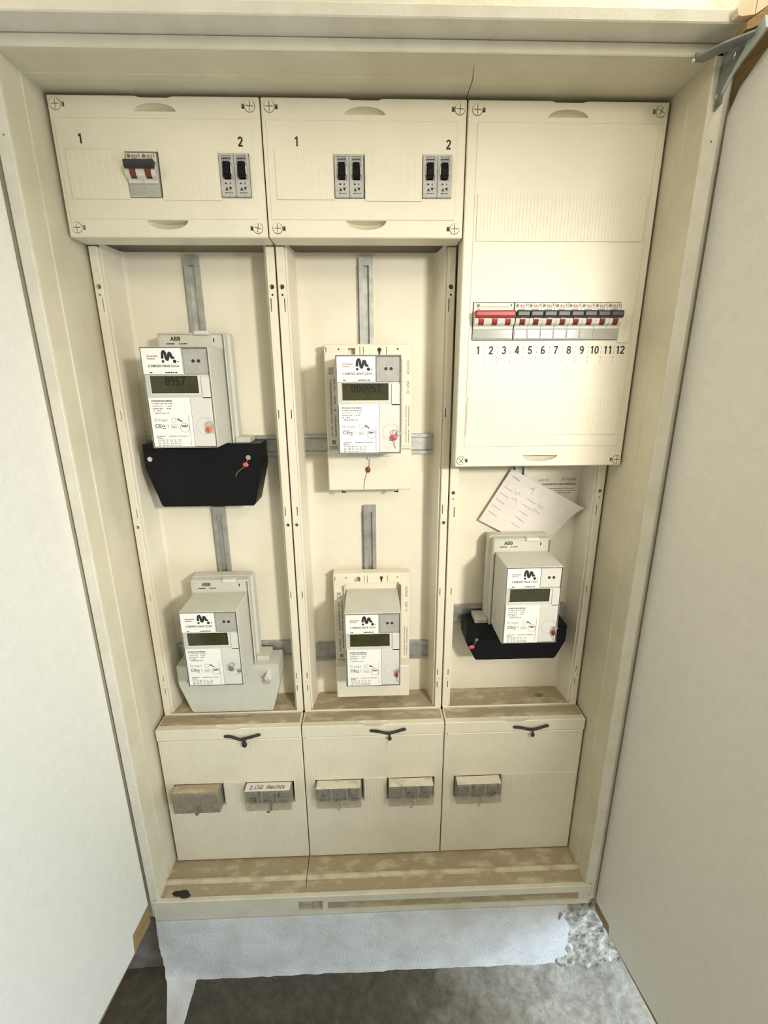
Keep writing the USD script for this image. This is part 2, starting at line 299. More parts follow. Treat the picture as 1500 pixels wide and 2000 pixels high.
def rubble_y(X, Z):
    q = fb(X, Z, 45, 5, 4); return -0.060 + (0.5 - q) * 0.024 - np.clip((-0.16 - Z) / 0.05, 0, 1) * 0.016 * fb(X, Z, 30, 4, 6)
part(wb, 'broken_plaster', sheet(0.715, 0.90, FL - 0.005, -0.0578, 80, 70, rubble_y, 0.03), 'rubble', 'rough broken plaster at the end of the plinth', smooth=25)

def floor_mesh(x0, x1, y0, y1, nx, ny, amp, s, top=0.0, seed=0):
    t = sheet(x0, x1, y0, y1, nx, ny, lambda X, Z: -(fb(X, Z, s, 5, seed) - 0.5) * amp - top, 0.05)
    v = np.array(t.vertices); t.vertices = np.stack([v[:, 0], v[:, 2], FL - v[:, 1]], 1); t.fix_normals(); return t
fl = thing('floor', (0.38, -0.8, FL), 'dirty concrete floor', 'floor', kind='structure')
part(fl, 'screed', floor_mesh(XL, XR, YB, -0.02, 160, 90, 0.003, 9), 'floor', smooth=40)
def grit_mesh():
    t = floor_mesh(0.44, 1.15, -0.50, -0.05, 150, 100, 0.012, 28, 0.0, 5); v = np.array(t.vertices)
    up = v[:, 2] > FL - 0.03; v[up, 2] -= 0.009 * np.clip(1 - (v[up, 0] - 0.44) / 0.25, 0, 1) + 0.0005; t.vertices = v; return t
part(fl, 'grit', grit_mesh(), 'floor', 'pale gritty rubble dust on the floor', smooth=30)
strip = [(0.0355 + 0.0022 * (meshkit.fbm(np.array([[y * 60, 0, 0]]), 3, 2)[0] - 0.5), y) for y in np.linspace(-0.05, -0.21, 20)] + [(0.033, -0.215)] + [(-0.027 - 0.42 * (y + 0.05) + 0.003 * (meshkit.fbm(np.array([[y * 50, 3, 0]]), 3, 5)[0] - 0.5), y) for y in np.linspace(-0.19, -0.05, 16)]
part(fl, 'mortar_strip', extz(Polygon(strip), FL - 0.01, FL + 0.0035), 'concrete', 'pale mortar strip along the edge of the dark floor')
for k, (nm, m_) in enumerate((('wall_left', cb(XL - 0.1, XL, YB, 0.16, FL, ZC)), ('wall_front', cb(XL, XR, YB - 0.1, YB, FL, ZC)))):
    single(nm, m_, 'wall', 'plain painted corridor wall', 'wall', kind='structure')
single('wall_right', cat(cb(XR, XR + 0.1, -0.45, 0.16, FL, ZC), cb(XR, XR + 0.1, YB, -1.45, FL, ZC), cb(XR, XR + 0.1, -1.45, -0.45, 1.45, ZC)), 'wall', 'corridor wall with an open doorway', 'wall', kind='structure')
single('ceiling', cb(XL - 0.1, XR + 0.1, YB - 0.1, 0.16, ZC, ZC + 0.1), 'ceil', 'painted corridor ceiling', 'ceiling', kind='structure')

# ---------------------------------------------------------------- cabinet frame with its liner
IX0, IX1, IZ1, YF = -0.009, 0.757, 1.2095, -0.060
fr = thing('meter_cabinet', (0.375, YF, -0.055), 'recessed cream steel shell and frame of the meter cabinet', 'cabinet')
part(fr, 'back_plate', cb(-0.02, 0.77, 0.108, 0.12, -0.03, 1.2200), 'panel')
def side(sgn, edge):
    """profile in x, y: face lip, flare with a crease, then back to the wall of the box"""
    p = [(IX0, YF), (-0.0068, -0.0310), (-0.0050, -0.0300), (-0.0050, -0.0265), (-0.0042, 0.0), (-0.0042, 0.110), (-0.016, 0.110), (-0.016, -0.054), (-0.0245, -0.054), (-0.0245, YF), (-0.0235, YF - 0.0012), (IX0 - 0.001, YF - 0.0012)]
    q = Polygon(p)
    return q if sgn < 0 else affinity.scale(q, -1, 1, origin=(0.374, 0))
for s in (-1, 1):
    part(fr, 'side_liner', extz(side(s, 0), -0.045 if s < 0 else -0.040, 1.2205), 'lip' if 0 else 'liner')
    e0, e1 = (IX0 - 0.0150, IX0 - 0.0002) if s < 0 else (IX1 + 0.0002, IX1 + 0.0175)
    lipm = mf(cb(e0, e1, YF - 0.0035, YF - 0.0008, -0.048, 1.221, 0.0008))
    xm = (e0 + e1) / 2
    for zz, w in ((-0.030, 0.0028), (-0.018, 0.0014), (-0.012, 0.0012), (-0.040, 0.003)):
        lipm -= MB(xm - w, xm + w, YF - 0.01, YF + 0.01, zz, zz + 0.006)
    lipm -= mf(cyl(0.0012, (xm + 0.001, YF - 0.01, 1.132), (xm + 0.001, YF + 0.01, 1.132), 12))
    part(fr, 'face_strip', lipm, 'lip')
# top liner in two pieces that meet in an open joint
tp = Polygon([(YF, IZ1), (-0.028, 1.2062), (-0.027, 1.2052), (-0.018, 1.2045), (-0.017, 1.2052), (0.0, 1.2045), (0.110, 1.2045), (0.110, 1.2206), (YF - 0.0015, 1.2206), (YF - 0.0015, IZ1 + 0.001)])
cut = m3.Manifold.batch_boolean([mf(extz(Polygon([(0.4945, -0.08), (0.4962, -0.08), (0.4975, -0.045), (0.5000, -0.028), (0.5006, 0.12), (0.4996, 0.12), (0.4990, -0.028), (0.4962, -0.046)]), 1.18, 1.2085))], m3.OpType.Add)
topl = mf(extx(tp, IX0 - 0.002, IX1 + 0.002)) - cut
part(fr, 'top_liner', topl.trim_by_plane((-1, 0, 0), -0.4985), 'liner'); part(fr, 'top_liner', topl.trim_by_plane((1, 0, 0), 0.4985), 'liner')
part(fr, 'top_strip', cb(-0.0245, 0.781, YF - 0.0035, YF - 0.0012, IZ1 + 0.0004, 1.2215, 0.0009), 'lip')
# sill: dusty, with a bead half way, then the front lip with a rail slot
sp = [(-0.0565, -0.013), (-0.040, -0.0075), (-0.037, -0.0035), (-0.0335, -0.0025), (-0.030, -0.0045), (0.0, -0.0022), (0.11, -0.0022), (0.11, -0.03), (-0.0565, -0.03)]
sill = mf(extx(Polygon(sp), -0.0085, 0.7565)) - mf(cb(0.2482, 0.2494, -0.08, 0.001, -0.0128, 0.01))
part(fr, 'sill', sill.trim_by_plane((-1, 0, 0), -0.2488), 'dusty', 'dust-covered sill'); part(fr, 'sill', sill.trim_by_plane((1, 0, 0), 0.2488), 'dusty', 'dust-covered sill')
part(fr, 'sill_bead', mf(extx(Polygon([(-0.0395, -0.0060), (-0.0380, -0.0028), (-0.0355, -0.0012), (-0.0325, -0.0014), (-0.0305, -0.0040)]), -0.0080, 0.7560)) - mf(cb(0.2482, 0.2494, -0.08, 0.001, -0.0128, 0.01)), 'bead')
lp = MB(-0.021, 0.769, -0.0645, -0.0560, -0.0570, -0.0120, 0.0012)
lp -= MB(0.2335, 0.2795, -0.07, -0.0600, -0.0465, -0.0235); lp -= MB(0.2855, 0.7480, -0.07, -0.0610, -0.0470, -0.0270)
lp -= MB(0.7480, 0.80, -0.07, -0.0617, -0.0470, -0.0300)
lipb = part(fr, 'front_lip', lp, 'lip')
part(lipb, 'slot_plate', cat(cb(0.236, 0.2765, -0.0606, -0.0598, -0.0455, -0.0245), cb(0.262, 0.2635, -0.0625, -0.06, -0.0455, -0.0245)), 'dusty')
part(lipb, 'groove_dirt', cb(0.288, 0.7470, -0.0614, -0.0606, -0.0462, -0.0280), 'dusty')
part(fr, 'cobweb_dirt', cat(*[ball(0.006 * rng.uniform(0.5, 1.0), (0.018 + 0.010 * k / 3 + rng.normal() * 0.003, -0.050 + rng.normal() * 0.003, -0.0105), (2.0, 0.9, 0.35), 1) for k in range(7)]), 'soot', 'dark clump of dirt in the sill corner', smooth=True)
# steel door frame profile above
single('trim_1', extx(Polygon([(-0.0560, 1.2219), (-0.0905, 1.2222), (-0.0915, 1.2235), (-0.0915, 1.2330), (-0.0900, 1.2345), (-0.0560, 1.2345)]), XL + 0.6, 0.772), 'lip', 'cream steel profile running above the cabinet', 'frame profile', kind='structure')

# ---------------------------------------------------------------- doors
def make_door(n, hx, hy, ang, sgn, zb, label, notch, top):
    """local: hinge at the origin, the leaf runs along -y, w away from the opening; then turned about the hinge and moved there"""
    H = 1.2285 - zb; W = 0.385; o = sgn
    T = trimesh.transformations.translation_matrix((hx, hy, zb)) @ trimesh.transformations.rotation_matrix(sgn * ang, (0, 0, 1))
    core = cb(*sorted((o * 0.0015, o * 0.024)), -W, 0.0, 0, H)
    d = thing(f'door_{n}', (hx, hy, zb), label, 'door', kind='structure')
    part(d, 'core', core.apply_transform(T), 'wood', 'bare brown wooden core')
    sk = Polygon([(0.0, notch[1]), (notch[0], notch[1] - 0.002), (notch[0] + 0.004, notch[2]), (W, notch[3]), (W, H)] + [(u, z - zb) for u, z in top])
    t = extz(sk, 0, 0.0016); v = np.array(t.vertices)
    t.vertices = np.stack([o * (0.0016 - v[:, 2]), -v[:, 0], v[:, 1]], 1); t.fix_normals()
    part(d, 'skin', t.apply_transform(T), 'door', 'pale grey painted door face')
    part(d, 'back_skin', cb(*sorted((o * 0.0242, o * 0.0256)), -W, 0.0, 0.004, H).apply_transform(T), 'door')
    return d
make_door(1, -0.0270, -0.0660, math.radians(6.0), -1, -0.0555, 'pale grey door with a chipped brown lower edge, beside the black-covered and all-grey adapters', (0.046, 0.042, 0.004, 0.0215), [(0.0, 1.2285)])
make_door(2, 0.7830, -0.0600, math.radians(6.7), 1, -0.0805, 'pale grey door hinged beneath the steel corner bracket', (0.040, 0.024, 0.004, 0.021), [(0.046, 1.2285), (0.0400, 1.2000), (0.0262, 1.1900), (0.0110, 1.1790), (0.0050, 1.1670), (0.0, 1.1600)])

# ---------------------------------------------------------------- recessed meter panels
YP, YPOST, YBK = 0.085, 0.037, 0.088
def rail_v(x, z0, z1):
    w = 0.0105
    p = Polygon([(x - w - 0.004, YBK), (x - w - 0.004, YBK - 0.0015), (x - w, YBK - 0.0015), (x - w, YBK - 0.0075), (x - 0.0042, YBK - 0.0075), (x - 0.0042, YBK - 0.002), (x + 0.0042, YBK - 0.002), (x + 0.0042, YBK - 0.0075), (x + w, YBK - 0.0075), (x + w, YBK - 0.0015), (x + w + 0.0, YBK - 0.0015), (x + w, YBK)])
    return cat(extz(p, z0, z1 - 0.012), cb(x - w, x + w, YBK - 0.0075, YBK - 0.001, z1 - 0.012, z1), cyl(0.0035, (x, YBK - 0.0083, z1 - 0.006), (x, YBK - 0.005, z1 - 0.006), 16))
def rail_h(x0, x1, z0, z1):
    p = Polygon([(YBK, z0), (YBK - 0.002, z0), (YBK - 0.0084, z0 + 0.0005), (YBK - 0.0084, z0 + 0.0055), (YBK - 0.004, z0 + 0.007), (YBK - 0.004, z1 - 0.007), (YBK - 0.0084, z1 - 0.0055), (YBK - 0.0084, z1), (YBK, z1)])
    return extx(p, x0, x1)
HOLES = [(1.021, 0.0030, 'ring'), (0.9995, 0.0033, 'hole'), (0.9893, 0.0015, 'hole'), (0.9760, 0.0085, 'slot'), (0.8260, 0.0065, 'slot'), (0.6750, 0.0075, 'slot'), (0.6522, 0.0030, 'hole'), (0.5300, 0.0065, 'slot'), (0.3735, 0.006, 'slot'), (0.3480, 0.0065, 'slot'), (0.3610, 0.0010, 'hole')]
def post(x0, x1, z0, z1, inner, holes):
    p = MB(x0, x1, YPOST, YP + 0.02, z0, z1, 0.0008); xc = (x0 + x1) / 2
    for z, r, k in holes:
        if k == 'hole': p -= mf(cyl(r, (xc, 0, z), (xc, YPOST + 0.016, z), 20))
        elif k == 'slot':
            xs = xc - inner * 0.0025
            p -= MB(xs - 0.0007, xs + 0.0007, 0, YPOST + 0.02, z - r, z + r)
        else: p -= mf(cyl(r, (xc, 0, z), (xc, YPOST + 0.0005, z), 20)) - mf(cyl(r - 0.0005, (xc, 0, z), (xc, YPOST + 0.0012, z), 20))
    return p
def meter_panel(i, z1, label, vr, hr, holes):
    x0, x1 = 0.25 * i + 0.0012, 0.25 * i + 0.2488; pw = 0.0115
    t = thing('meter_board', (0.25 * i + 0.125, YBK, 0.30), label, 'meter board')
    tray = Polygon([(x0 + pw + 0.0002, 0.0425), (x0 + pw + 0.0030, 0.0425), (x0 + pw + 0.0085, YBK - 0.004), (x0 + pw + 0.0125, YBK), (x1 - pw - 0.0125, YBK), (x1 - pw - 0.0085, YBK - 0.004), (x1 - pw - 0.0030, 0.0425), (x1 - pw - 0.0002, 0.0425), (x1 - pw - 0.0002, 0.1), (x0 + pw + 0.0002, 0.1)])
    part(t, 'back_plate', extz(tray, 0.2985, z1 + 0.004), 'panel')
    part(t, 'post', post(x0, x0 + pw, 0.299, z1 - 0.0003, -1, holes), 'cream'); part(t, 'post', post(x1 - pw, x1, 0.299, z1 - 0.0003, 1, holes), 'cream')
    for v in vr: part(t, 'upright_rail', rail_v(*v), 'galv', 'galvanised slotted mounting rail')
    for h in hr: part(t, 'cross_rail', rail_h(*h), 'galv', 'galvanised cross rail')
    part(t, 'ledge_lip', cb(x0 + 0.0005, x1 - 0.0005, 0.0362, 0.0384, 0.2975, 0.3012, 0.0007), 'cream')
    part(t, 'ledge', cb(x0 + pw + 0.0005, x1 - pw - 0.0005, 0.0385, YBK + 0.002, 0.2975, 0.3003), 'dusty', 'dust-covered ledge at the foot of the recess')
    return t
mp1 = meter_panel(0, 1.05, 'cream recessed back panel behind the two meters with wide terminal covers of unlike colour', [(0.1205, 0.775, 1.0475), (0.1213, 0.40, 0.6720)], [(0.0145, 0.2355, 0.757, 0.790), (0.0145, 0.2355, 0.382, 0.4155)], HOLES)
mp2 = meter_panel(1, 1.05, 'cream recessed back panel in the middle behind the two cream meter adapters', [(0.3738, 0.775, 1.0475), (0.3742, 0.40, 0.6710)], [(0.2675, 0.4845, 0.7575, 0.7905), (0.2672, 0.4845, 0.3735, 0.4095)], HOLES)
H3 = [(0.7015, 0.0030, 'hole'), (0.6915, 0.0012, 'hole'), (0.6700, 0.0085, 'slot'), (0.5300, 0.0065, 'slot'), (0.3735, 0.006, 'slot'), (0.3480, 0.0065, 'slot'), (0.3610, 0.0010, 'hole')]
mp3 = meter_panel(2, 0.75, 'short cream recessed back panel under the fuse board, behind the paper note', [(0.6283, 0.60, 0.7495)], [(0.5225, 0.737, 0.446, 0.4810)], H3)
part(mp3, 'stamped_print', cat(txt('440 V~', 0.0042, 0.660, 0.7075, YBK - 0.0001), txt('EP 443404', 0.0042, 0.700, 0.7085, YBK - 0.0001), *marks(0.668, 0.728, 0.7005, 0.0034, YBK - 0.0001, 3, 1), *marks(0.674, 0.724, 0.694, 0.0016, YBK - 0.0001, 4, 1), *marks(0.690, 0.728, 0.690, 0.0016, YBK - 0.0001, 5, 1), *marks(0.690, 0.720, 0.686, 0.0016, YBK - 0.0001, 6, 1)), 'faint')
part(mp3, 'ledge_stain', ext(Polygon([(0, 0)]).buffer(0.001), 0, 0.001) if 0 else ball(0.0075, (0.688, 0.062, 0.3003), (1, 0.7, 0.08)), 'darkgrey', 'dark oval stain on the ledge', smooth=True)

# ---------------------------------------------------------------- covers
def plate(x0, x1, z0, z1, depth, extra=()):
    return MB(x0, x1, 0.0, depth, z0, z1, 0.0012)
def scoop(x, z, up, w=0.0245, h=0.0085, d=0.0100):
    """finger recess: sharp straight edge at z, rounding out away from it"""
    e = mf(ball(1.0, (x, 0.0, z), (w, d, h), 4))
    return e.trim_by_plane((0, 0, 1 if up else -1), z if up else -z)
def screw(x, z, turn=0.0):
    s = mf(cyl(0.0058, (x, -0.0013, z), (x, 0.006, z), 28))
    for a in (0, math.pi / 2):
        b = cb(-0.0044, 0.0044, -0.003, 0.0022, -0.00055, 0.00055); b.apply_transform(trimesh.transformations.rotation_matrix(a + turn, (0, 1, 0))); b.apply_translation((x, 0, z)); s -= mf(b)
    s -= mf(cyl(0.0009, (x, -0.01, z - 0.0052), (x, -0.0004, z - 0.0052), 10)) + mf(cyl(0.0007, (x, -0.01, z + 0.0050), (x, -0.0004, z + 0.0050), 10))
    return s
def fit_screws(t, m_, pts, x0, x1):
    for x, z, tw in pts:
        m_ -= mf(cyl(0.0064, (x, -0.01, z), (x, 0.007, z), 28))
        sx = x + (0.0082 if x < (x0 + x1) / 2 else -0.0082)
        m_ -= MB(sx - 0.0018, sx + 0.0018, -0.01, 0.012, z - 0.0026, z + 0.0026)
    return m_
def ribs(x0, x1, z0, z1, pitch, y=-0.0024, depth=0.0003, ends=0.001):
    """blanking strip: proud plate with vertical grooves"""
    n = max(1, round((x1 - x0) / pitch)); p = [(x0, 0.003), (x0, y + 0.0006), (x0 + 0.0006, y)]
    for k in range(1, n):
        g = x0 + (x1 - x0) * k / n; p += [(g - 0.0005, y), (g, y + depth), (g + 0.0005, y)]
    p += [(x1 - 0.0006, y), (x1, y + 0.0006), (x1, 0.003)]
    return extz(Polygon(p), z0, z1)
def upper_cover(i, label, scr, strips, cuts, digits, oval_t, oval_b, notch):
    x0, x1 = 0.25 * i + 0.0009, 0.25 * i + 0.2491
    t = thing('terminal_cover', (0.25 * i + 0.125, 0.0, 1.05), label, 'cover')
    b = plate(x0, x1, 1.0502, 1.1995, 0.0360)
    b += MB(x0 + 0.0045, x1 - 0.0105, -0.0010, 0.003, 1.0702, 1.1765, 0.0007)
    b -= scoop(oval_t[0], oval_t[1], True); b -= scoop(oval_b[0], oval_b[1], False, 0.0255, 0.0105, 0.0170)
    b -= mf(ext(Polygon([(notch[0], 1.21), (notch[0], 1.1992), (notch[0] + 0.006, 1.1972), (notch[1] - 0.006, 1.1972), (notch[1], 1.1992), (notch[1], 1.21)]), -0.01, 0.05))
    for c in cuts: b -= MB(c[0], c[1], -0.01, 0.0345, c[2], c[3])
    b = fit_screws(t, b, scr, x0, x1); part(t, 'plate', b, 'cream')
    for k, s in enumerate(scr): part(t, 'screw', screw(*s), 'cream')
    for s in strips: part(t, 'blanking_strip', ribs(*s), 'cream')
    for d, x, z in digits: part(t, 'printed_digit', number(d, 0.0101, x, z - 0.0050, -0.00105, 0.085), 'ink')
    return t
upper_cover(0, 'cream upper cover holding a two-pole breaker with dark red stems and two grey switches', [(0.0105, 1.1900, 0.0), (0.2377, 1.1898, 0.1), (0.0118, 1.0609, 0.0), (0.2376, 1.0608, 0.2)],
            [(0.0135, 0.0835, 1.0918, 1.1438, 0.009), (0.1238, 0.1958, 1.0910, 1.1445, 0.009)], [(0.0838, 0.1236, 1.0935, 1.1425), (0.1960, 0.2330, 1.0940, 1.1412)], [('1', 0.0331, 1.1552), ('2', 0.2238, 1.1535)], (0.1252, 1.1835), (0.1252, 1.0695), (0.1030, 0.1480))
upper_cover(1, 'cream upper cover in the middle with two pairs of grey switches', [(0.2610, 1.1898, 0.0), (0.4907, 1.1893, 0.05), (0.2622, 1.0608, 0.0), (0.4885, 1.0609, 0.0)],
            [(0.2640, 0.3355, 1.0925, 1.1448, 0.009), (0.3742, 0.4458, 1.0912, 1.1432, 0.0179 / 2)], [(0.3364, 0.3738, 1.0940, 1.1412), (0.4462, 0.4830, 1.0945, 1.1412)], [('1', 0.2914, 1.1543), ('2', 0.4779, 1.1525)], (0.3752, 1.1825), (0.3752, 1.0698), (0.3530, 0.3980))
def fuse_board():
    x0, x1 = 0.5009, 0.7491
    t = thing('distribution_cover', (0.625, 0.0, 0.75), 'large cream cover of the fuse board with the numbered row of breakers', 'cover')
    b = plate(x0, x1, 0.7502, 1.1995, 0.0360)
    b += MB(x0 + 0.012, x1 - 0.010, -0.0010, 0.003, 0.7800, 1.1765, 0.0007)
    b -= scoop(0.6245, 1.1820, True); b -= scoop(0.6262, 0.7665, False, 0.026, 0.0090, 0.0150)
    b -= mf(ext(Polygon([(0.602, 1.21), (0.602, 1.1992), (0.608, 1.1972), (0.641, 1.1972), (0.647, 1.1992), (0.647, 1.21)]), -0.01, 0.05))
    b -= MB(0.5168, 0.7190, -0.01, 0.0345, 0.9255, 0.9740)
    scr = [(0.5120, 1.1890, 0.0), (0.7390, 1.1893, 0.4), (0.5093, 0.7595, 0.75), (0.7420, 0.7590, 0.0)]
    b = fit_screws(t, b, scr, x0, x1); part(t, 'plate', b, 'cream')
    for s in scr: part(t, 'screw', screw(*s), 'cream')
    part(t, 'blanking_strip', ribs(0.5165, 0.7355, 1.0468, 1.0998, 0.00455), 'cream'); part(t, 'blanking_strip', ribs(0.5145, 0.7345, 0.7970, 0.8505, 0.00455), 'cream'); part(t, 'blanking_strip', ribs(0.7192, 0.7360, 0.9225, 0.9720, 0.009), 'cream')
    for k in range(12):
        part(t, 'printed_digit', number(str(k + 1), 0.0104, 0.5264 + 0.01815 * k, 0.9078, -0.00105, 0.082), 'ink')
    part(t, 'printed_dashes', cat(*[bar(0.5355 + 0.01815 * k - 0.0002, 0.5355 + 0.01815 * k + 0.0002, a, b_, -0.00105) for k in range(11) for a, b_ in ((0.915, 0.9185), (0.908, 0.912), (0.902, 0.905), (0.896, 0.899))]), 'faint')
    return t
fuse_board()
def lower_cover(i, label, oval, cuts, strips, lip_gap):
    x0, x1 = 0.25 * i + 0.0009, 0.25 * i + 0.2491
    t = thing('lower_cover', (0.25 * i + 0.125, 0.0, 0.0), label, 'cover')
    b = plate(x0, x1, 0.0, 0.2990, 0.0360)
    b += MB(x0, x1, -0.0022, 0.003, 0.2765, 0.2990, 0.0010); b += MB(x0 + 0.004, x1 - 0.004, -0.0030, 0.003, 0.2728, 0.2762, 0.0008)
    b -= mf(ball(1.0, (oval, 0.004, 0.2990), (0.026, 0.0075, 0.0028), 4))
    for c in cuts: b -= MB(c[0], c[1], -0.01, 0.03, c[2], c[3])
    part(t, 'plate', b, 'ribbed')
    for s in strips: part(t, 'blanking_strip', ribs(*s), 'ribbed')
    part(t, 'dust_film', cb(x0 + 0.003, x1 - 0.003, 0.0090, 0.0330, 0.2989, 0.2994), 'dusty', 'dust film on the top ledge')
    return t
FX = (0.0600, 0.1862, 0.3115, 0.4410, 0.5630)   # middles of the five fuse switches
ZFUSE = 0.1795
fc = lambda k: (FX[k] - 0.0425, FX[k] + 0.0440, ZFUSE - 0.0470, ZFUSE + 0.0012)
LC = [lower_cover(0, 'cream lower cover with a dust-caked fuse switch and a hand-labelled one', 0.1275, [fc(0), fc(1)], [(FX[0] + 0.0455, FX[1] - 0.0445, ZFUSE - 0.048, ZFUSE + 0.0035, 0.0045)], 0),
      lower_cover(1, 'cream lower cover in the middle with two clear-hooded fuse switches', 0.3760, [fc(2), fc(3)], [(FX[2] + 0.0455, FX[3] - 0.0445, ZFUSE - 0.048, ZFUSE + 0.0035, 0.0045)], 0),
      lower_cover(2, 'cream lower cover with a single fuse switch beside a ribbed blanking strip', 0.6240, [fc(4)], [(FX[4] + 0.0455, 0.7440, ZFUSE - 0.048, ZFUSE + 0.0035, 0.0045)], 0)]
part(LC[0], 'sticker_print', cat(*marks(0.064, 0.135, 0.0, 0.0030, 0.0, 11, 1)).apply_transform(trimesh.transformations.rotation_matrix(-math.pi / 2, (1, 0, 0))).apply_translation((0.022, 0.026, 0.2998)), 'faint')

# ---------------------------------------------------------------- breakers and switches
P = 0.0181
def breaker(name, n, loc, label, group, tog, stem, flap='flap', headtext=True, main=False):
    t = thing(name, loc, label, 'circuit breaker', group=group); w = n * P
    x0, x1 = -P / 2 + 0.0002, -P / 2 + w - 0.0002
    pr = Polygon([(0.034, 0.0), (-0.0030, 0.0), (-0.0036, 0.0006), (-0.0036, 0.0132), (-0.0050, 0.0136), (-0.0050, 0.0168), (-0.0062, 0.0172), (-0.0100, 0.0200), (-0.0112, 0.0240), (-0.0100, 0.0290), (-0.0060, 0.0355), (-0.0030, 0.0360), (-0.0030, 0.0460), (-0.0024, 0.0465), (0.034, 0.0465)])
    body = mf(extx(pr, x0, x1))
    for k in range(n): body -= MB(k * P - 0.0037, k * P + 0.0037, -0.02, -0.0045, 0.0178, 0.0345)
    for k in range(1, n): body -= MB(-P / 2 + k * P - 0.0002, -P / 2 + k * P + 0.0002, -0.02, -0.0022, -0.01, 0.0170) if not main else MB(5, 6, 5, 6, 5, 6)
    part(t, 'housing', body, 'breaker', local=True)
    for k in range(n):
        s = Polygon([(-0.0045, 0.0182), (-0.0085, 0.0190), (-0.0112, 0.0215), (-0.0120, 0.0250), (-0.0118, 0.0290), (-0.0045, 0.0335)])
        part(t, 'stem', extx(s, k * P - 0.0034, k * P + 0.0034), stem, local=True)
    b = Polygon([(-0.0060, 0.0278), (-0.0120, 0.0268), (-0.0142, 0.0280), (-0.0150, 0.0325), (-0.0138, 0.0358), (-0.0060, 0.0350)])
    part(t, 'toggle', cat(extx(b, -P / 2 + 0.0006, -P / 2 + w - 0.0004), cb(-P / 2 + 0.0010, -P / 2 + w - 0.0008, -0.0156, -0.0135, 0.0288, 0.0350, 0.0009)), tog, 'red linked toggle' if main else None, local=True)
    if main: part(t, 'label_flap', cb(x0 + 0.001, x1 - 0.001, -0.0046, -0.0034, 0.0010, 0.0128, 0.0004), flap, local=True)
    else:
        for k in range(n): part(t, 'label_flap', cb(k * P - P / 2 + 0.0009, k * P + P / 2 - 0.0009, -0.0046, -0.0034, 0.0010, 0.0128, 0.0004), flap, local=True)
    y = -0.0031; pk, rd = [], []
    if main:
        pk += [tm(cyl(0.0021, (-0.0030, y, 0.0430), (-0.0030, y - 0.0005, 0.0430), 16)), txt('63A', 0.0016, -0.0046, 0.0378, y), bar(x1 - 0.0045, x1 - 0.0025, 0.042, 0.045, y)]
        rd += [bar(0.001, x1 - 0.006, 0.0412, 0.0415, y)]
    else:
        for k in range(n):
            pk += [tm(cyl(0.0019, (k * P - 0.0055, y, 0.0430), (k * P - 0.0055, y - 0.0005, 0.0430), 16)), bar(k * P + 0.0062, k * P + 0.0072, 0.042, 0.0455, y)] + marks(k * P - 0.005, k * P + 0.006, 0.0372, 0.0016, y, k)
            rd += [txt('B16', 0.0026, k * P - 0.0020, 0.0415, y), bar(k * P - 0.002, k * P + 0.0045, 0.0402, 0.0406, y)]
    part(t, 'print', cat(*pk), 'darkgrey', local=True); part(t, 'rating_print', cat(*rd), 'faintred', local=True)
    return t
breaker('main_switch', 3, (0.5178 + P / 2, 0.0, 0.9265), 'three-pole main switch with red linked toggle above printed numbers 1 to 3', None, 'red', 'red', main=True)
b0 = breaker('circuit_breaker', 1, (0.5178 + 3.08 * P + P / 2, 0.0, 0.9265), 'black-toggle circuit breaker next to the red main switch, above printed number 4', 'breakers in the numbered row', 'toggle', 'darkred')
for k in range(1, 8):
    dup(b0, (0.5178 + 3.08 * P + P / 2 + k * P, 0.0, 0.9265), 'black-toggle circuit breaker in the row of eight, above printed number ' + ['five','six','seven','eight','nine','ten','eleven'][k - 1])
breaker('circuit_breaker', 2, (0.0842 + P / 2 + 0.0009, 0.0, 1.0942), 'two-pole breaker with joined black toggles and dark red stems beneath printed number 1', None, 'toggle', 'darkred')
def switch(loc, label):
    t = thing('toggle_switch', loc, label, 'switch', group='narrow grey switches in the upper covers'); w = P / 2 - 0.0002
    body = MB(-w, w, -0.0042, 0.034, 0.0, 0.0462, 0.0006)
    body -= MB(-0.0058, 0.0058, -0.01, -0.0030, 0.0180, 0.0440); body -= MB(-0.0042, 0.0042, -0.02, 0.004, 0.0190, 0.0375)
    part(t, 'housing', body, 'switch', local=True)
    part(t, 'nameplate', cat(cb(-0.0050, 0.0050, -0.0038, -0.0028, 0.0395, 0.0432)), 'midgrey', local=True)
    part(t, 'rocker', extx(Polygon([(0.006, 0.0194), (-0.0080, 0.0200), (-0.0098, 0.0235), (-0.0092, 0.0290), (-0.0066, 0.0370), (0.006, 0.0372)]), -0.0038, 0.0038), 'black', local=True)
    part(t, 'cheek', cat(*[cb(*sorted((s * 0.0044, s * 0.0060)), -0.0066, -0.0026, 0.0235, 0.0330, 0.0008) for s in (-1, 1)]), 'face', local=True)
    y = -0.0043
    tri = lambda x, up: ext(Polygon([(x - 0.0019, 0.0068 if up else 0.0104), (x + 0.0019, 0.0068 if up else 0.0104), (x, 0.0104 if up else 0.0068)]), y - 0.0002, y)
    part(t, 'print', cat(*marks(-0.0046, 0.0046, 0.0402, 0.0016, -0.0039, 2, 1), *marks(-0.0035, 0.0005, 0.0135, 0.0016, y, 5, 1), bar(0.0022, 0.0032, 0.0132, 0.0152, y), tri(-0.0018, True), tri(0.0028, False), *marks(-0.004, 0.005, 0.0038, 0.0009, y, 6, 1)), 'ink', local=True)
    return t
s0 = switch((0.1964 + P / 2, 0, 1.0944), 'grey switch with black toggle below number 2, the one nearer the two-pole breaker')
dup(s0, (0.1964 + P * 1.5, 0, 1.0944), 'grey switch below number 2, closest to the seam, on the cover with a two-pole breaker')
dup(s0, (0.3368 + P / 2, 0, 1.0944), 'grey switch of the middle cover next to its smooth strip under printed number 1')
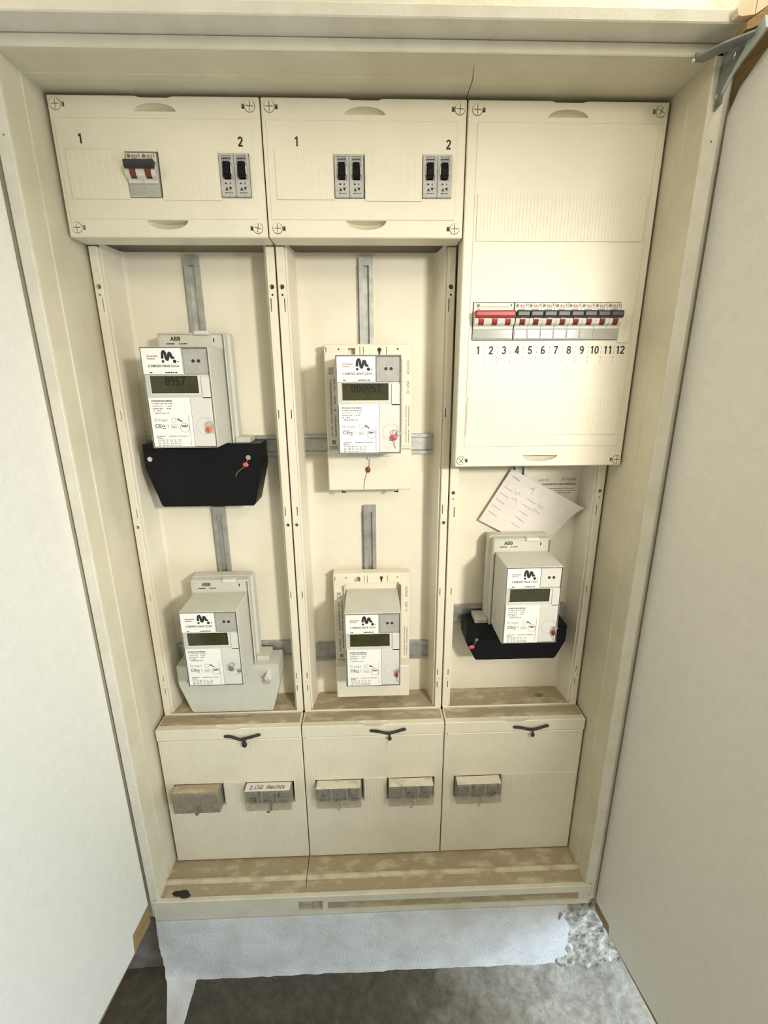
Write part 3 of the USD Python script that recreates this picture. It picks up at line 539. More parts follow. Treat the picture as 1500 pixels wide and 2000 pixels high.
dup(s0, (0.3368 + P * 1.5, 0, 1.0944), 'grey switch of the middle cover touching the ribbed strip, on its number one side')
dup(s0, (0.4464 + P / 2, 0, 1.0948), 'grey switch of the middle cover touching the ribbed strip, on its number two side')
dup(s0, (0.4464 + P * 1.5, 0, 1.0948), 'grey switch of the middle cover beside the seam to the fuse board')

# ---------------------------------------------------------------- fuse switches in the lower covers
def fuse_switch(k, label, hood, note=None):
    x, z, w = FX[k], ZFUSE, 0.0412
    t = thing('fuse_switch', (x, 0, z - 0.045), label, 'fuse switch', group='fuse switches in the lower covers')
    part(t, 'body', cat(cb(x - w + 0.0012, x + w - 0.0012, 0.004, 0.028, z - 0.0440, z - 0.001), *[cb(x + q - 0.0012, x + q + 0.0012, -0.008, 0.004, z - 0.040, z - 0.006) for q in (-0.0137, 0.0137)]), 'midgrey')
    for q in (-0.0274, 0.0, 0.0274):
        c = part(t, 'fuse_carrier', cb(x + q - 0.0075, x + q + 0.0075, -0.0130, 0.004, z - 0.036, z - 0.006, 0.0015), 'darkgrey')
        part(c, 'grip', cat(cb(x + q - 0.0055, x + q + 0.0055, -0.0145, -0.012, z - 0.0295, z - 0.0265, 0.0006), cb(x + q - 0.0055, x + q + 0.0055, -0.0140, -0.012, z - 0.0215, z - 0.0195, 0.0004)), 'ink')
    h = MB(x - w, x + w, -0.0205, 0.003, z - 0.0445, z, 0.0022) - MB(x - w + 0.0014, x + w - 0.0014, -0.0191, 0.01, z - 0.0431, z - 0.0014)
    part(t, 'hood', h, hood, 'dirty clear plastic hood')
    part(t, 'seal_lug', cat(cb(x + 0.004, x + 0.0075, -0.0235, -0.0200, z - 0.0400, z - 0.0270, 0.0008), cb(x - 0.003, x + 0.003, -0.0225, -0.0200, z - 0.0460, z - 0.0420, 0.0008)), 'darkgrey' if k < 2 else 'midgrey')
    lab = part(t, 'label_strip', cb(x - w + 0.002, x + w - 0.002, -0.0188, -0.0010, z + 0.0000, z + 0.0005), 'dusty' if k == 0 else 'paper' if k == 1 else 'oldlabel')
    if note:
        g = txt(note, 0.0078, x - 0.0335, 0.0, 0.0, 'l', False, 0.95, 0.25)
        v = np.array(g.vertices); g.vertices = np.stack([v[:, 0], v[:, 2] - 0.0145, z + 0.0005 - v[:, 1]], 1)
        part(lab, 'handwriting', g, 'ink', 'handwritten lettering')
    return t
fuse_switch(0, 'fuse switch under a hood caked with brown dust', 'dusthood')
fuse_switch(1, 'fuse switch with a handwritten note along its top edge', 'hood', '1.OG  Rechts')
fuse_switch(2, 'clear-hooded fuse switch of the middle lower cover, next to the hand-labelled one', 'hood')
fuse_switch(3, 'clear-hooded fuse switch of the middle lower cover, fourth of five', 'hood')
fuse_switch(4, 'clear-hooded fuse switch alone in its cover, beside the ribbed blanking strip', 'hood')

# ---------------------------------------------------------------- sealing straps
def strap(x, z, tail, label, two=True):
    t = thing('sealing_strap', (x, -0.003, z), label, 'strap', group='dark sealing straps on the lower covers')
    pts = curve([(x - 0.0275, -0.0045, z), (x - 0.018, -0.0055, z - 0.0005), (x - 0.003, -0.0065, z - (0.0055 if not tail else 0.0035)), (x + 0.008, -0.0065, z - 0.003), (x + 0.0275, -0.0045, z + 0.0012)], 6)
    part(t, 'band', tube(pts, 0.0024), 'strap', smooth=True)
    part(t, 'end_cap', ball(0.0030, pts[0], (1.4, 0.8, 0.9)), 'strap', smooth=True); part(t, 'end_cap', ball(0.0030, pts[-1], (1.4, 0.8, 0.9)), 'strap', smooth=True)
    bz = z - (0.0155 if not tail else 0.0145)
    part(t, 'bead', cat(ball(0.0046 if not tail else 0.0034, (x + 0.003, -0.0075, bz), (1, 0.7, 1.25)), tube([(x + 0.003, -0.007, z - 0.004), (x + 0.003, -0.0075, bz)], 0.0014 if tail else 0.003)), 'strap', smooth=True)
    if tail:
        part(t, 'wire', tube(curve([(x + 0.002, -0.0072, bz - 0.002), (x + 0.0005, -0.006, bz - 0.006), (x - 0.002 * tail, -0.005, bz - 0.012 * tail)], 5), 0.00035, 6), 'wire')
strap(0.1490, 0.2855, 0, 'dark strap with a thick bead on the lower cover that has a dust-caked switch')
strap(0.4003, 0.2885, 1.4, 'dark strap with a long wire tail at the middle lower cover')
strap(0.6520, 0.2875, 0.7, 'dark strap with a short wire tail on the lower cover holding one fuse switch')

# ---------------------------------------------------------------- meter adapters
def adapter_wide(cx, cz, drop, mk, label, lowlabel, screws):
    """grey adapter: box on the rails, wide tapered terminal cover below. cz = middle of its meter"""
    t = thing('meter_adapter', (cx, YBK - 0.01, cz), label, 'meter adapter')
    x0, x1, zt = cx - 0.0475, cx + 0.0475, cz + 0.0885
    b = MB(x0, x1, 0.040, 0.0785, cz - 0.075, zt, 0.0015)
    b += MB(x0 - 0.0035, x1 + 0.0035, 0.055, 0.0785, cz - 0.075, zt + 0.001, 0.003)
    b -= MB(x0 + 0.0025, x1 - 0.0020, 0.02, 0.0425, cz - 0.08, zt - 0.0022)
    base = part(t, 'base', b, 'grey')
    part(t, 'latch', cat(cb(cx + 0.006, cx + 0.027, 0.0375, 0.048, zt - 0.0030, zt + 0.0022, 0.0006), cb(cx + 0.0085, cx + 0.0245, 0.0368, 0.0378, zt - 0.0010, zt + 0.0004)), 'face')
    part(t, 'maker_mark', cat(txt('ABB', 0.0052, cx - 0.0295, zt - 0.0105, 0.0424, bold=True), *marks(cx - 0.036, cx - 0.024, zt - 0.0155, 0.0018, 0.0424, 2, 1), *marks(cx - 0.018, cx - 0.006, zt - 0.0155, 0.0018, 0.0424, 9, 1), ), 'ink'); part(t, 'tick_mark', bar(cx + 0.031, cx + 0.0325, zt - 0.0125, zt - 0.0075, 0.0424), 'ink')
    part(base, 'groove', cat(cb(x1 - 0.0020, x1 - 0.0012, 0.0394, 0.0402, cz - 0.07, zt - 0.0025)), 'darkgrey')
    zc1, zc2, zc3 = cz - 0.0625, cz - 0.1055 + (0.007 if drop < 0.14 else 0), cz - drop
    front = Polygon([(cx - 0.0870, zc1 - 0.006), (cx + 0.0880, zc1 - 0.006), (cx + 0.0880, zc2), (cx + 0.0735, zc3 + 0.003), (cx + 0.0705, zc3), (cx - 0.0675, zc3), (cx - 0.0705, zc3 + 0.003), (cx - 0.0870, zc2)])
    c = mf(ext(front, 0.0335, 0.0785)); rear = mf(ext(front.buffer(-0.0022, join_style=2), 0.0330, 0.0345))
    c += rear
    cov = part(t, 'terminal_cover', c, mk, lowlabel)
    for q in (0.0480, -0.0700): part(t, 'terminal_step', cb(cx + q, cx + q + 0.0220, 0.046, 0.0785, zc1 - 0.010, zc1 + 0.002, 0.001), 'grey')
    for k, (sx, sz, kind) in enumerate(screws):
        X, Zs = cx + sx, cz + sz
        if kind == 's': part(t, 'screw', cat(cyl(0.0036, (X, 0.0312, Zs), (X, 0.034, Zs), 20), cb(X - 0.0003, X + 0.0003, 0.0308, 0.0313, Zs - 0.0032, Zs + 0.0032)), 'steel', smooth=30)
        elif kind == 'p':
            p_ = part(t, 'sealing_screw', cat(cyl(0.0048, (X, 0.022, Zs), (X, 0.034, Zs), 20), cyl(0.0033, (X - 0.001, 0.018, Zs + 0.008), (X, 0.034, Zs + 0.010), 16)), 'face', smooth=30)
            part(p_, 'screw_tip', cyl(0.0046, (X, 0.0195, Zs - 0.0005), (X, 0.0222, Zs - 0.0005), 20), 'midgrey', smooth=30)
        else: part(t, 'screw', cyl(0.0030, (X, 0.0320, Zs), (X, 0.034, Zs), 16), 'darkgrey', smooth=30)
    return t
adapter_wide(0.1225, 0.852, 0.1655, 'black', 'grey meter adapter whose black terminal cover hangs just over the upright rail', 'black tapered terminal cover', [(-0.0780, -0.0905, 's'), (0.0690, -0.0895, 's')])
adapter_wide(0.1235, 0.469, 0.1630, 'grey', 'all-grey meter adapter with a grey terminal cover resting near the dusty ledge', 'grey tapered terminal cover', [(-0.0690, -0.0985, 'd'), (0.0700, -0.0935, 'p')])
adapter_wide(0.6252, 0.533, 0.1335, 'black', 'grey meter adapter with a shallow black terminal cover below the paper note', 'shallow black terminal cover', [(-0.0690, -0.0930, 'd')])
def adapter_plate(cx, cz, label, extra):
    t = thing('meter_adapter', (cx, YBK - 0.01, cz), label, 'meter adapter')
    x0, x1, zt, zb, zm = cx - 0.0660, cx + 0.0660, cz + 0.0850 + extra, cz - 0.1325, cz - 0.0690
    b = MB(x0, x1, 0.058, 0.0785, zm - 0.01, zt, 0.0015)
    b -= MB(cx - 0.0465, cx + 0.0465, 0.03, 0.064, zm - 0.02, zt - 0.017)
    b -= MB(cx - 0.0300, cx - 0.0195, 0.03, 0.070, zt - 0.0150, zt - 0.0060)
    b -= mf(cyl(0.0032, (cx + 0.0165, 0.04, zt - 0.0085), (cx + 0.0165, 0.075, zt - 0.0085), 20)) + MB(cx + 0.0151, cx + 0.0179, 0.04, 0.075, zt - 0.0165, zt - 0.0085)
    for q in (-0.044, 0.044): b -= mf(cyl(0.0013, (cx + q, 0.04, zt - 0.0075), (cx + q, 0.07, zt - 0.0075), 12))
    for q in (-0.0125, -0.0075, 0.0270): b -= MB(cx + q - 0.0005, cx + q + 0.0005, 0.04, 0.0605, zt - 0.0165, zt - 0.004)
    b -= MB(x0 - 0.001, x0 + 0.004, 0.04, 0.062, zt - 0.012, zt - 0.005)
    b += MB(x0 + 0.0005, x0 + 0.0195, 0.0555, 0.060, zm + 0.002, zt - 0.030, 0.0008)
    b += MB(x1 - 0.0160, x1 - 0.0005, 0.0555, 0.060, zm + 0.002, zt - 0.022, 0.0008)
    part(t, 'plate', b, 'cream')
    part(t, 'guide', cb(x0 + 0.0182, x0 + 0.0210, 0.050, 0.0605, zm, zt - 0.020, 0.0005), 'grey'); part(t, 'guide', cb(x1 - 0.0190, x1 - 0.0165, 0.0535, 0.0600, zm, zt - 0.020, 0.0004), 'darkgrey')
    c = mf(ext(sbox(cx - 0.0645, zb, cx + 0.0645, zm - 0.0008), 0.0350, 0.079)); c = MB(cx - 0.0645, cx + 0.0645, 0.0350, 0.0785, zb, zm - 0.0008, 0.0016)
    part(t, 'terminal_cover', c, 'cream')
    part(t, 'socket_foot', cat(MB(cx - 0.031, cx + 0.031, 0.0300, 0.036, cz - 0.0790, cz - 0.0668, 0.0008), cb(cx - 0.003, cx + 0.003, 0.0315, 0.036, cz - 0.0835, cz - 0.0780)), 'face')
    for s in (-1, 1): part(t, 'clip', cat(cb(cx + s * 0.0440 - 0.0008, cx + s * 0.0440 + 0.0008, 0.045, 0.049, zb - 0.0062, zb + 0.001), cb(*sorted((cx + s * 0.0440, cx + s * 0.0385)), 0.045, 0.049, zb - 0.0062, zb - 0.0048)), 'ink')
    y, T = 0.0554, math.pi / 2
    left = [txt('CE', 0.0062, x0 + 0.0125, zt - 0.0440, y, 'l', True, turn=T)]
    for row, (a, b_) in enumerate(((zm + 0.018, zt - 0.050), (zm + 0.018, zt - 0.046))):
        for m_ in marks(0, b_ - a, 0, 0.0022, 0, 20 + row + int(cz * 10), 0.85):
            v = np.array(m_.vertices); m_.vertices = np.stack([x0 + 0.0095 + row * 0.0055 - v[:, 2], y + v[:, 1], a + v[:, 0]], 1); left.append(m_)
    left += [cb(x0 + 0.0075, x0 + 0.0135, y - 0.0002, y, zm + 0.006, zm + 0.0125), bar(x0 + 0.004, x0 + 0.019, zm + 0.0030, zm + 0.0034, y)]
    right = [txt('AC400V', 0.0040, x1 - 0.0045, zt - 0.0440, y, 'l', False, 0.95, turn=T), txt('Ic-63A', 0.0040, x1 - 0.0045, zt - 0.0720, y, 'l', False, 0.95, turn=T)]
    for row in range(2):
        for m_ in marks(0, 0.060, 0, 0.0013, 0, 40 + row, 0.9):
            v = np.array(m_.vertices); m_.vertices = np.stack([x1 - 0.0085 + row * 0.0042 - v[:, 2], y + v[:, 1], zm + 0.006 + v[:, 0]], 1); right.append(m_)
    part(t, 'side_print', cat(*left, *right), 'faint')
    return t
adapter_plate(0.3755, 0.841, 'cream adapter plate with side lettering whose bare lower cover shows a dark red seal', 0.0)
adapter_plate(0.3758, 0.4600, 'cream adapter plate with side lettering, the lower one above the dusty ledge', 0.012)

# ---------------------------------------------------------------- meters
def logo(x, z, y, s):
    """ribbon of two arches with dots"""
    pts = curve([(0.0, -0.5), (0.10, 0.25), (0.35, 0.5), (0.55, 0.1), (0.62, -0.55), (0.85, -0.85), (1.05, -0.3), (1.20, 0.2), (1.45, 0.1), (1.60, -0.45), (1.85, -0.55)], 6)
    rib = unary_union([LineString(pts[i:i + 2]).buffer(0.22) for i in range(len(pts) - 1)])
    sh = unary_union([rib, Point(0.05, -1.15).buffer(0.22), Point(2.05, -1.15).buffer(0.29), Point(2.65, -1.2).buffer(0.10)])
    return ext(affinity.translate(affinity.scale(sh, s, s, origin=(0, 0)), x, z), y - 0.00025, y)
def meter(cx, cz, label, serial, digits, top, port='midgrey', back=0.042, yf=-0.025):
    W, H = 0.0885, 0.132; x0, x1, z0, z1 = cx - W / 2, cx + W / 2, cz - H / 2, cz + H / 2
    t = thing('electricity_meter', (cx, yf, cz), label, 'electricity meter', group='electronic meters in the cabinet')
    X, Z = lambda f: x0 + f * W, lambda f: z1 - f * H
    b = MB(x0, x1, yf, back, z0, z1, 0.0011) - MB(x0 + 0.0018, x1 - 0.0018, yf - 0.01, yf + 0.0014, z0 + 0.0018, z1 - 0.0018)
    b -= MB(X(0.08), X(0.84), yf - 0.01, yf + 0.0042, Z(0.462), Z(0.268)); b -= MB(X(0.60), X(0.985), yf - 0.01, yf + 0.0030, Z(0.268), Z(0.012))
    part(t, 'housing', b, 'grey')
    fp = cat(MB(X(0.845), X(0.975), yf + 0.0002, yf + 0.003, Z(0.50), Z(0.285), 0.0004), (MB(X(0.655), X(0.975), yf + 0.0002, yf + 0.003, Z(0.984), Z(0.485), 0.0004) - mf(cyl(0.0118, (X(0.835), yf - 0.01, Z(0.775)), (X(0.835), yf + 0.0012, Z(0.775)), 36))))
    part(t, 'front_panel', fp, 'face')
    part(t, 'rim', ext(sbox(x0 + 0.0007, z0 + 0.0007, x1 - 0.0007, z1 - 0.0007).difference(sbox(x0 + 0.0020, z0 + 0.0020, x1 - 0.0020, z1 - 0.0020)), yf - 0.0002, yf + 0.001), 'darkgrey')
    pt = part(t, 'optical_port', MB(X(0.615), X(0.975), yf + 0.0012, yf + 0.005, Z(0.262), Z(0.020), 0.0006), port, 'grey optical reading port')
    for q in (0.762, 0.842): part(pt, 'sensor', cyl(0.0021, (X(q), yf + 0.0008, Z(0.137)), (X(q), yf + 0.0014, Z(0.137)), 20), 'ink')
    ds = part(t, 'display', MB(X(0.088), X(0.805), yf + 0.0018, yf + 0.005, Z(0.452), Z(0.275)), 'lcd', 'dark olive display')
    part(t, 'display_frame', ext(sbox(X(0.083), Z(0.462), X(0.838), Z(0.270)).difference(sbox(X(0.093), Z(0.448), X(0.800), Z(0.278))), yf + 0.0008, yf + 0.0032), 'face')
    if digits: part(ds, 'digits', number(digits, 0.0110, X(0.46), Z(0.372), yf + 0.0017, 0.07), 'segment')
    part(t, 'name_label', cb(X(0.022), X(0.598), yf - 0.0004, yf + 0.002, Z(0.262), Z(0.016)), 'label', 'white label with meter number')
    part(t, 'data_label', cb(X(0.034), X(0.650), yf - 0.0004, yf + 0.002, Z(0.984), Z(0.490)), 'label', 'white data label')
    y = yf - 0.00045
    part(t, 'logo', logo(X(0.325), Z(0.075), y, 0.0075), 'ink')
    part(t, 'operator_name', cat(txt('Stromnetz', 0.0022, X(0.098), Z(0.098), y), txt('Hamburg', 0.0017, X(0.098), Z(0.120), y)), 'faintred')
    part(t, 'meter_number', txt(serial, 0.0029, X(0.098), Z(0.194), y), 'ink')
    ink = [*marks(X(0.11), X(0.165), Z(0.251), 0.0013, y, 1, 1), *marks(X(0.34), X(0.52), Z(0.251), 0.0013, y, 2, 1)]
    part(t, 'validity_print', cat(*ink), 'ink'); part(t, 'type_lettering', txt('Drehstromzähler', 0.0025, X(0.080), Z(0.530), y), 'ink'); ink = []
    sm = []
    for k, (zz, a, b_) in enumerate(((0.551, 0.08, 0.40), (0.576, 0.085, 0.24), (0.576, 0.29, 0.37), (0.602, 0.085, 0.245), (0.602, 0.29, 0.355), (0.624, 0.085, 0.23), (0.647, 0.08, 0.33), (0.881, 0.09, 0.585), (0.900, 0.09, 0.21))): sm += marks(X(a), X(b_), Z(zz), 0.0012, y, 30 + k, 0.95)
    for r in range(4):
        for c in range(6): sm += marks(X(0.095 + 0.062 * c), X(0.095 + 0.062 * c + 0.045), Z(0.920 + 0.019 * r), 0.0010, y, 60 + r * 6 + c, 1)
    frame = lambda a, b_, c, d, w: ext(sbox(X(a), Z(d), X(b_), Z(c)).difference(sbox(X(a) + w, Z(d) + w, X(b_) - w, Z(c) - w)), y - 0.0002, y)
    sm += [frame(0.085, 0.122, 0.700, 0.724, 0.0004), frame(0.345, 0.405, 0.690, 0.735, 0.0003), bar(X(0.20), X(0.24), Z(0.728), Z(0.725), y), bar(X(0.60), X(0.604), Z(0.97), Z(0.66), y)]
    for q in (0.16, 0.20, 0.235, 0.27): sm += [ext(LineString([(X(q - 0.012), Z(0.722)), (X(q), Z(0.702)), (X(q + 0.012), Z(0.722))]).buffer(0.00018), y - 0.0002, y)]
    key = unary_union([Point(X(0.445), Z(0.708)).buffer(0.0016).difference(Point(X(0.445), Z(0.708)).buffer(0.0008)), LineString([(X(0.465), Z(0.714)), (X(0.495), Z(0.728))]).buffer(0.0006)])
    part(t, 'key_symbol', ext(key, y - 0.0002, y), 'ink'); ink = [txt('CE', 0.0048, X(0.085), Z(0.790), y, wide=1.05)]
    sm += marks(X(0.185), X(0.25), Z(0.782), 0.0026, y, 90, 1) + marks(X(0.195), X(0.24), Z(0.803), 0.0016, y, 91, 1) + [bar(X(0.275), X(0.281), Z(0.790), Z(0.757), y), frame(0.325, 0.425, 0.757, 0.800, 0.00025), txt('M16', 0.0020, X(0.343), Z(0.788), y)]
    c0 = Point(X(0.530), Z(0.790)); sm += [ext(c0.buffer(0.0063).difference(c0.buffer(0.0059)), y - 0.0002, y)]
    part(t, 'maker_lettering', txt('EMH', 0.0026, X(0.530), Z(0.784), y, 'c', True), 'ink')
    part(t, 'lettering', cat(*ink), 'ink'); part(t, 'small_print', cat(*sm), 'faint')
    part(t, 'seal_recess', cyl(0.0113, (X(0.835), yf + 0.0006, Z(0.775)), (X(0.835), yf + 0.0012, Z(0.775)), 36), 'face', smooth=30)
    return t, X, Z
D = {}
D[1] = meter(0.1220, 0.8520, 'meter numbered 2416, mounted above the deep black terminal cover', '1 EMH00 0868 2416', '8957', 0)
D[2] = meter(0.1235, 0.4690, 'meter on the all-grey adapter, its optical port stained and its seal dark', '1 EMH00 0868 2248', '', 0, port='midgrey')
D[3] = meter(0.3755, 0.8410, 'meter numbered 2240 on the cream plate, digits showing in its dark display', '1 EMH00 0869 2240', '000957', 0, back=0.0635)
D[4] = meter(0.3762, 0.4604, 'meter numbered 2241 on the cream plate just above the dusty ledge', '1 EMH00 0869 2241', '', 0, back=0.0635)
D[5] = meter(0.6258, 0.5330, 'meter with a pale optical port standing below the paper note', '1 EMH00 0868 2243', '', 0, port='face')

# ---------------------------------------------------------------- seals
def seal(name, x, z, y, m_, label, pts, wm='wire', tail=None, r=0.0036, tagged=False, shape=(1, 0.6, 1.1)):
    t = thing(name, (x, y, z), label, 'seal', group='wire seals')
    part(t, 'bead', ball(r, (x, y, z), shape), m_, smooth=True)
    part(t, 'wire', tube(curve(pts, 5), 0.00045, 6), wm)
    if tail: part(t, 'wire_tail', tube(curve(tail, 5), 0.00040, 6), wm)
    return t
def meter_seal(k, m_, label, dx=0.0, dz=0.0, tail=True, clear=False, r=0.0036, shape=(1, 0.6, 1.1)):
    _, X, Z = D[k]; x, z, y = X(0.905) + dx, Z(0.815) + dz, -0.0290
    s = seal('wire_seal', x, z, y, m_, label, [(x - 0.001, y + 0.001, z + 0.003), (x - 0.002, y - 0.0015, z + 0.008), (x + 0.002, y - 0.001, z + 0.011), (x + 0.005, y + 0.001, z + 0.008), (x + 0.003, y + 0.003, z + 0.003)],
             tail=[(x, y + 0.001, z - 0.003), (x + 0.001, y + 0.001, z - 0.009), (x + 0.0025, y + 0.0025, z - 0.015)] if tail else None, r=r, shape=shape)
    part(s, 'screw', cat(cyl(0.0028, (X(0.955), y + 0.0005, Z(0.785)), (X(0.955), y + 0.0042, Z(0.785)), 18), cb(X(0.955) - 0.0003, X(0.955) + 0.0003, y + 0.0001, y + 0.0006, Z(0.785) - 0.0024, Z(0.785) + 0.0024)), 'steel', smooth=30)
    if clear: part(s, 'clear_tag', cb(x + 0.001, x + 0.011, y - 0.0015, y - 0.0005, z - 0.004, z + 0.010, 0.0004), 'cleartag')
    return s
meter_seal(1, 'orange', 'orange-red wire seal on meter 2416 with a clear tag', -0.0005, 0.0005, False, True)
meter_seal(2, 'darkgrey', 'dark grey wire seal on the all-grey meter', -0.0075, 0.0090, False, False, 0.0043, (1, 0.5, 1))
meter_seal(3, 'pink', 'pink-red wire seal on meter 2240 of the cream plate', -0.002, -0.0015, True, False, 0.0042, (1, 0.7, 1))
meter_seal(4, 'red', 'small slim red wire seal on meter 2241 above the ledge', 0.002, -0.0015, True, False, 0.0030, (0.8, 0.6, 1.6))
meter_seal(5, 'darkred', 'slim red wire seal on the meter below the paper note', 0.001, -0.004, True, False, 0.0034, (0.8, 0.6, 1.6))
seal('wire_seal', 0.1872, 0.7520, 0.0290, 'pink', 'pink seal with an olive wire tail on the deep black terminal cover', [(0.1885, 0.030, 0.755), (0.1905, 0.0285, 0.759), (0.1915, 0.0305, 0.7625)], 'olive', [(0.1865, 0.0290, 0.7495), (0.178, 0.0300, 0.744), (0.1725, 0.0315, 0.7390), (0.1700, 0.0315, 0.7335)], 0.0042, shape=(1.1, 0.6, 0.9))
seal('wire_seal', 0.3728, 0.7415, 0.0325, 'brownred', 'brown-red seal hanging on the blank lower cover of the cream adapter', [(0.3735, 0.0330, 0.7440), (0.3750, 0.0325, 0.7500), (0.3748, 0.0335, 0.7585)], 'wire', [(0.3718, 0.0328, 0.7385), (0.3690, 0.0335, 0.7310), (0.3665, 0.0340, 0.7200), (0.3660, 0.0345, 0.7100)], 0.0040, shape=(0.9, 0.6, 1.2))
seal('wire_seal', 0.5475, 0.4280, 0.0290, 'pink', 'pink-red seal at the edge of the shallow black terminal cover', [(0.5495, 0.030, 0.431), (0.5530, 0.0285, 0.436), (0.5550, 0.0320, 0.4400)], 'wire', [(0.5455, 0.0290, 0.4260), (0.5430, 0.0300, 0.4290)], 0.0040, shape=(1.3, 0.6, 0.9))

# ---------------------------------------------------------------- paper note behind the adapter
def note():
    o, c1, c2 = np.array([0.6114, 0.0796, 0.7313]), np.array([0.7267, 0.050, 0.6693]), np.array([0.5603, 0.0796, 0.6428])
    l1, l2 = 0.148, 0.105
    def place(U, V, lift):
        """flat behind the adapter, the free corner curling forward"""
        u, v = U / l1, V / l2
        x, z = o[0] + (c1 - o)[0] * u + (c2 - o)[0] * v, o[2] + (c1 - o)[2] * u + (c2 - o)[2] * v
        return np.stack([x, 0.0796 - 0.0296 * u ** 2.2 * np.clip(1 - v, 0, 1) ** 4 - lift, z], -1)
    t = thing('paper_note', tuple(o), 'tilted white paper card with handwritten lists, tucked behind the adapter', 'note')
    g = np.linspace(0, 1, 13); U, V = np.meshgrid(g * l1, g * l2)
    A = place(U, V, 0.0).reshape(-1, 3); B = place(U, V, -0.0005).reshape(-1, 3); idx = np.arange(169).reshape(13, 13)
    a, b, c, d = idx[:-1, :-1].ravel(), idx[:-1, 1:].ravel(), idx[1:, 1:].ravel(), idx[1:, :-1].ravel()
    F = np.vstack([np.stack([a, b, c], 1), np.stack([a, c, d], 1), np.stack([a, c, b], 1) + 169, np.stack([a, d, c], 1) + 169])
    rim = np.concatenate([idx[0, :-1], idx[:-1, -1], idx[-1, :0:-1], idx[:0:-1, 0]]); nx_ = np.roll(rim, -1)
    F = np.vstack([F, np.stack([rim, rim + 169, nx_], 1), np.stack([nx_, rim + 169, nx_ + 169], 1)])
    sh = trimesh.Trimesh(np.vstack([A, B]), F, process=False); sh.fix_normals(); part(t, 'card', sh, 'paper')
    def line(a, b, w):
        a, b = np.array(a), np.array(b); k = np.linspace(0, 1, 5); q = a[None] + (b - a)[None] * k[:, None]
        return tube(place(q[:, 0], q[:, 1], 0.0001), w, 5)
    R = random.Random(5); ink, soft = [], []
    # the writing runs along the short side: rows are strokes with scribbles
    for k in range(6):
        v = 0.016 + 0.0125 * k
        if k == 0: ink.append(line((0.010, v - 0.006), (0.026, v - 0.004), 0.0006)); continue
        ink.append(line((0.006, v + 0.004), (0.026, v + 0.006), 0.00042))
        if k < 3:
            for m_ in range(5): soft.append(line((0.029 + m_ * 0.003, v + R.uniform(0, 0.003)), (0.0315 + m_ * 0.003, v + R.uniform(0.003, 0.008)), 0.0003))
    for m_ in range(4): ink.append(line((0.050 + m_ * 0.0025, 0.012 + R.uniform(-0.002, 0.002)), (0.052 + m_ * 0.0025, 0.016 + R.uniform(-0.002, 0.002)), 0.00035))
    ink.append(line((0.0585, 0.0205), (0.0592, 0.0212), 0.0006))
    for k in range(5):
        v = 0.032 + 0.0125 * k; ink.append(line((0.058, v), (0.078, v + 0.002), 0.00042))
        if k < 2:
            for m_ in range(5): soft.append(line((0.081 + m_ * 0.003, v - R.uniform(0, 0.004)), (0.083 + m_ * 0.003, v + R.uniform(0.001, 0.005)), 0.0003))
    part(t, 'pen_strokes', cat(*ink[:6]), 'faint'); part(t, 'pen_strokes', cat(*ink[6:11]), 'faint'); part(t, 'pen_strokes', cat(*ink[11:]), 'faint'); part(t, 'faint_scribble', cat(*soft), 'midgrey')
note()

# ---------------------------------------------------------------- steel corner bracket and timber at the top corner
br = thing('corner_bracket', (0.772, -0.075, 1.155), 'dull galvanised steel bracket with holes at the upper cabinet corner', 'bracket')
h, dv = np.array([0.783, -0.060]), np.array([0.117, -1.0]) / math.hypot(0.117, 1); nv = np.array([-dv[1], dv[0]]); nv = -nv if nv[0] > 0 else nv
def on_plane(poly, off, thick):
    """polygon in (s, z) on a vertical plane parallel to the open door, off metres in front of it"""
    t = extz(poly, 0, thick); v = np.array(t.vertices); s = v[:, 0]
    xy = h[None] + dv[None] * s[:, None] + nv[None] * (off + v[:, 2])[:, None]
    t.vertices = np.stack([xy[:, 0], xy[:, 1], v[:, 1]], 1); t.fix_normals(); return t
gus = Polygon([(-0.0071, 1.164), (-0.0091, 1.183), (-0.0091, 1.200), (-0.0071, 1.213), (0.002, 1.216), (0.0222, 1.2135), (0.0413, 1.211), (0.0533, 1.215), (0.0564, 1.204), (0.0413, 1.196), (0.0292, 1.190), (0.0181, 1.182), (0.011, 1.172), (0.011, 1.164), (-0.003, 1.158)])
gus = gus.difference(Polygon([(-0.0083, 1.190), (-0.0083, 1.207), (-0.004, 1.2125), (0.0035, 1.2120), (0.0025, 1.204), (-0.001, 1.196)])).difference(affinity.scale(Point(0.0181, 1.202).buffer(0.0028), 0.8, 1.2)).difference(affinity.rotate(sbox(0.0265, 1.2040, 0.0350, 1.2062), -10)).difference(affinity.scale(Point(0.0075, 1.2095).buffer(0.0016), 0.9, 1.4)).difference(affinity.scale(Point(0.0045, 1.1985).buffer(0.0015), 0.9, 1.4))
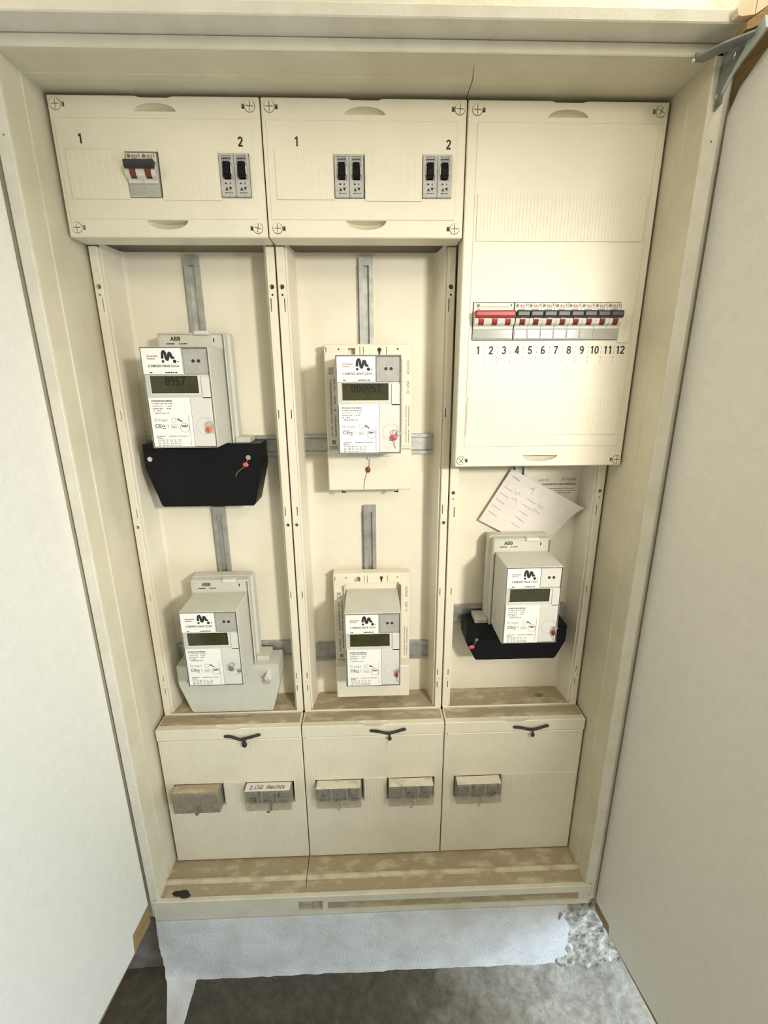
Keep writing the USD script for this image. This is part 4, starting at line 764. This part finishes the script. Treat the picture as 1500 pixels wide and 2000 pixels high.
part(br, 'gusset', on_plane(gus, 0.018, 0.0018), 'darkgalv')
part(br, 'edge_flange', on_plane(Polygon([(0.036, 1.2065), (0.046, 1.210), (0.0533, 1.215), (0.0564, 1.204), (0.0413, 1.196), (0.0292, 1.190), (0.0181, 1.182), (0.0110, 1.172), (0.0128, 1.1735), (0.0265, 1.1910), (0.034, 1.1990)]), 0.0195, 0.0030), 'steelgrey')
arm = Polygon([(0.7440, -0.0645), (0.7330, -0.0645), (0.7314, -0.0734), (0.7356, -0.0815), (0.7432, -0.0940), (0.7521, -0.1030), (0.7617, -0.1125), (0.7685, -0.1005), (0.7640, -0.0920), (0.7560, -0.0850), (0.7500, -0.0760)])
part(br, 'arm', cat(extz(arm, 1.2040, 1.2058), cb(0.7335, 0.7440, -0.0660, -0.0640, 1.2050, 1.2120)), 'darkgalv')
part(br, 'screw', ball(0.0022, (0.7310, -0.0668, 1.2045), (1, 1, 1.2)), 'steel', smooth=True)
part(br, 'screw', on_plane(Point(0.0045, 1.1725).buffer(0.0022), 0.0198, 0.0018), 'steel'); part(br, 'screw', on_plane(Point(0.0055, 1.1655).buffer(0.0024), 0.0198, 0.0014), 'darkgrey')
single('wooden_batten', ext(Polygon([(0.7553, 1.2140), (0.7804, 1.2314), (0.7846, 1.2339), (0.8000, 1.2440), (0.8000, 1.2380), (0.7854, 1.2302), (0.7817, 1.2231), (0.7764, 1.2160), (0.7612, 1.2090), (0.7559, 1.2080)]), -0.1080, -0.0925), 'wood', 'short light brown wooden batten slanting behind the steel corner bracket', 'batten')
for k, pl in enumerate(([(0.7540, 1.34), (0.7540, 1.2404), (0.7473, 1.2292), (0.7497, 1.2231), (0.7539, 1.2225), (0.7660, 1.2242), (0.7663, 1.34)], [(0.7670, 1.34), (0.7668, 1.2242), (0.7817, 1.2338), (0.7803, 1.34)])):
    single('timber_board', ext(Polygon(pl), -0.1010, -0.0925), 'palewood', ('pale timber board with a chipped slanting foot above the bracket', 'narrow pale timber board above the end of the slanting batten')[k], 'board', group='pale boards above the bracket')
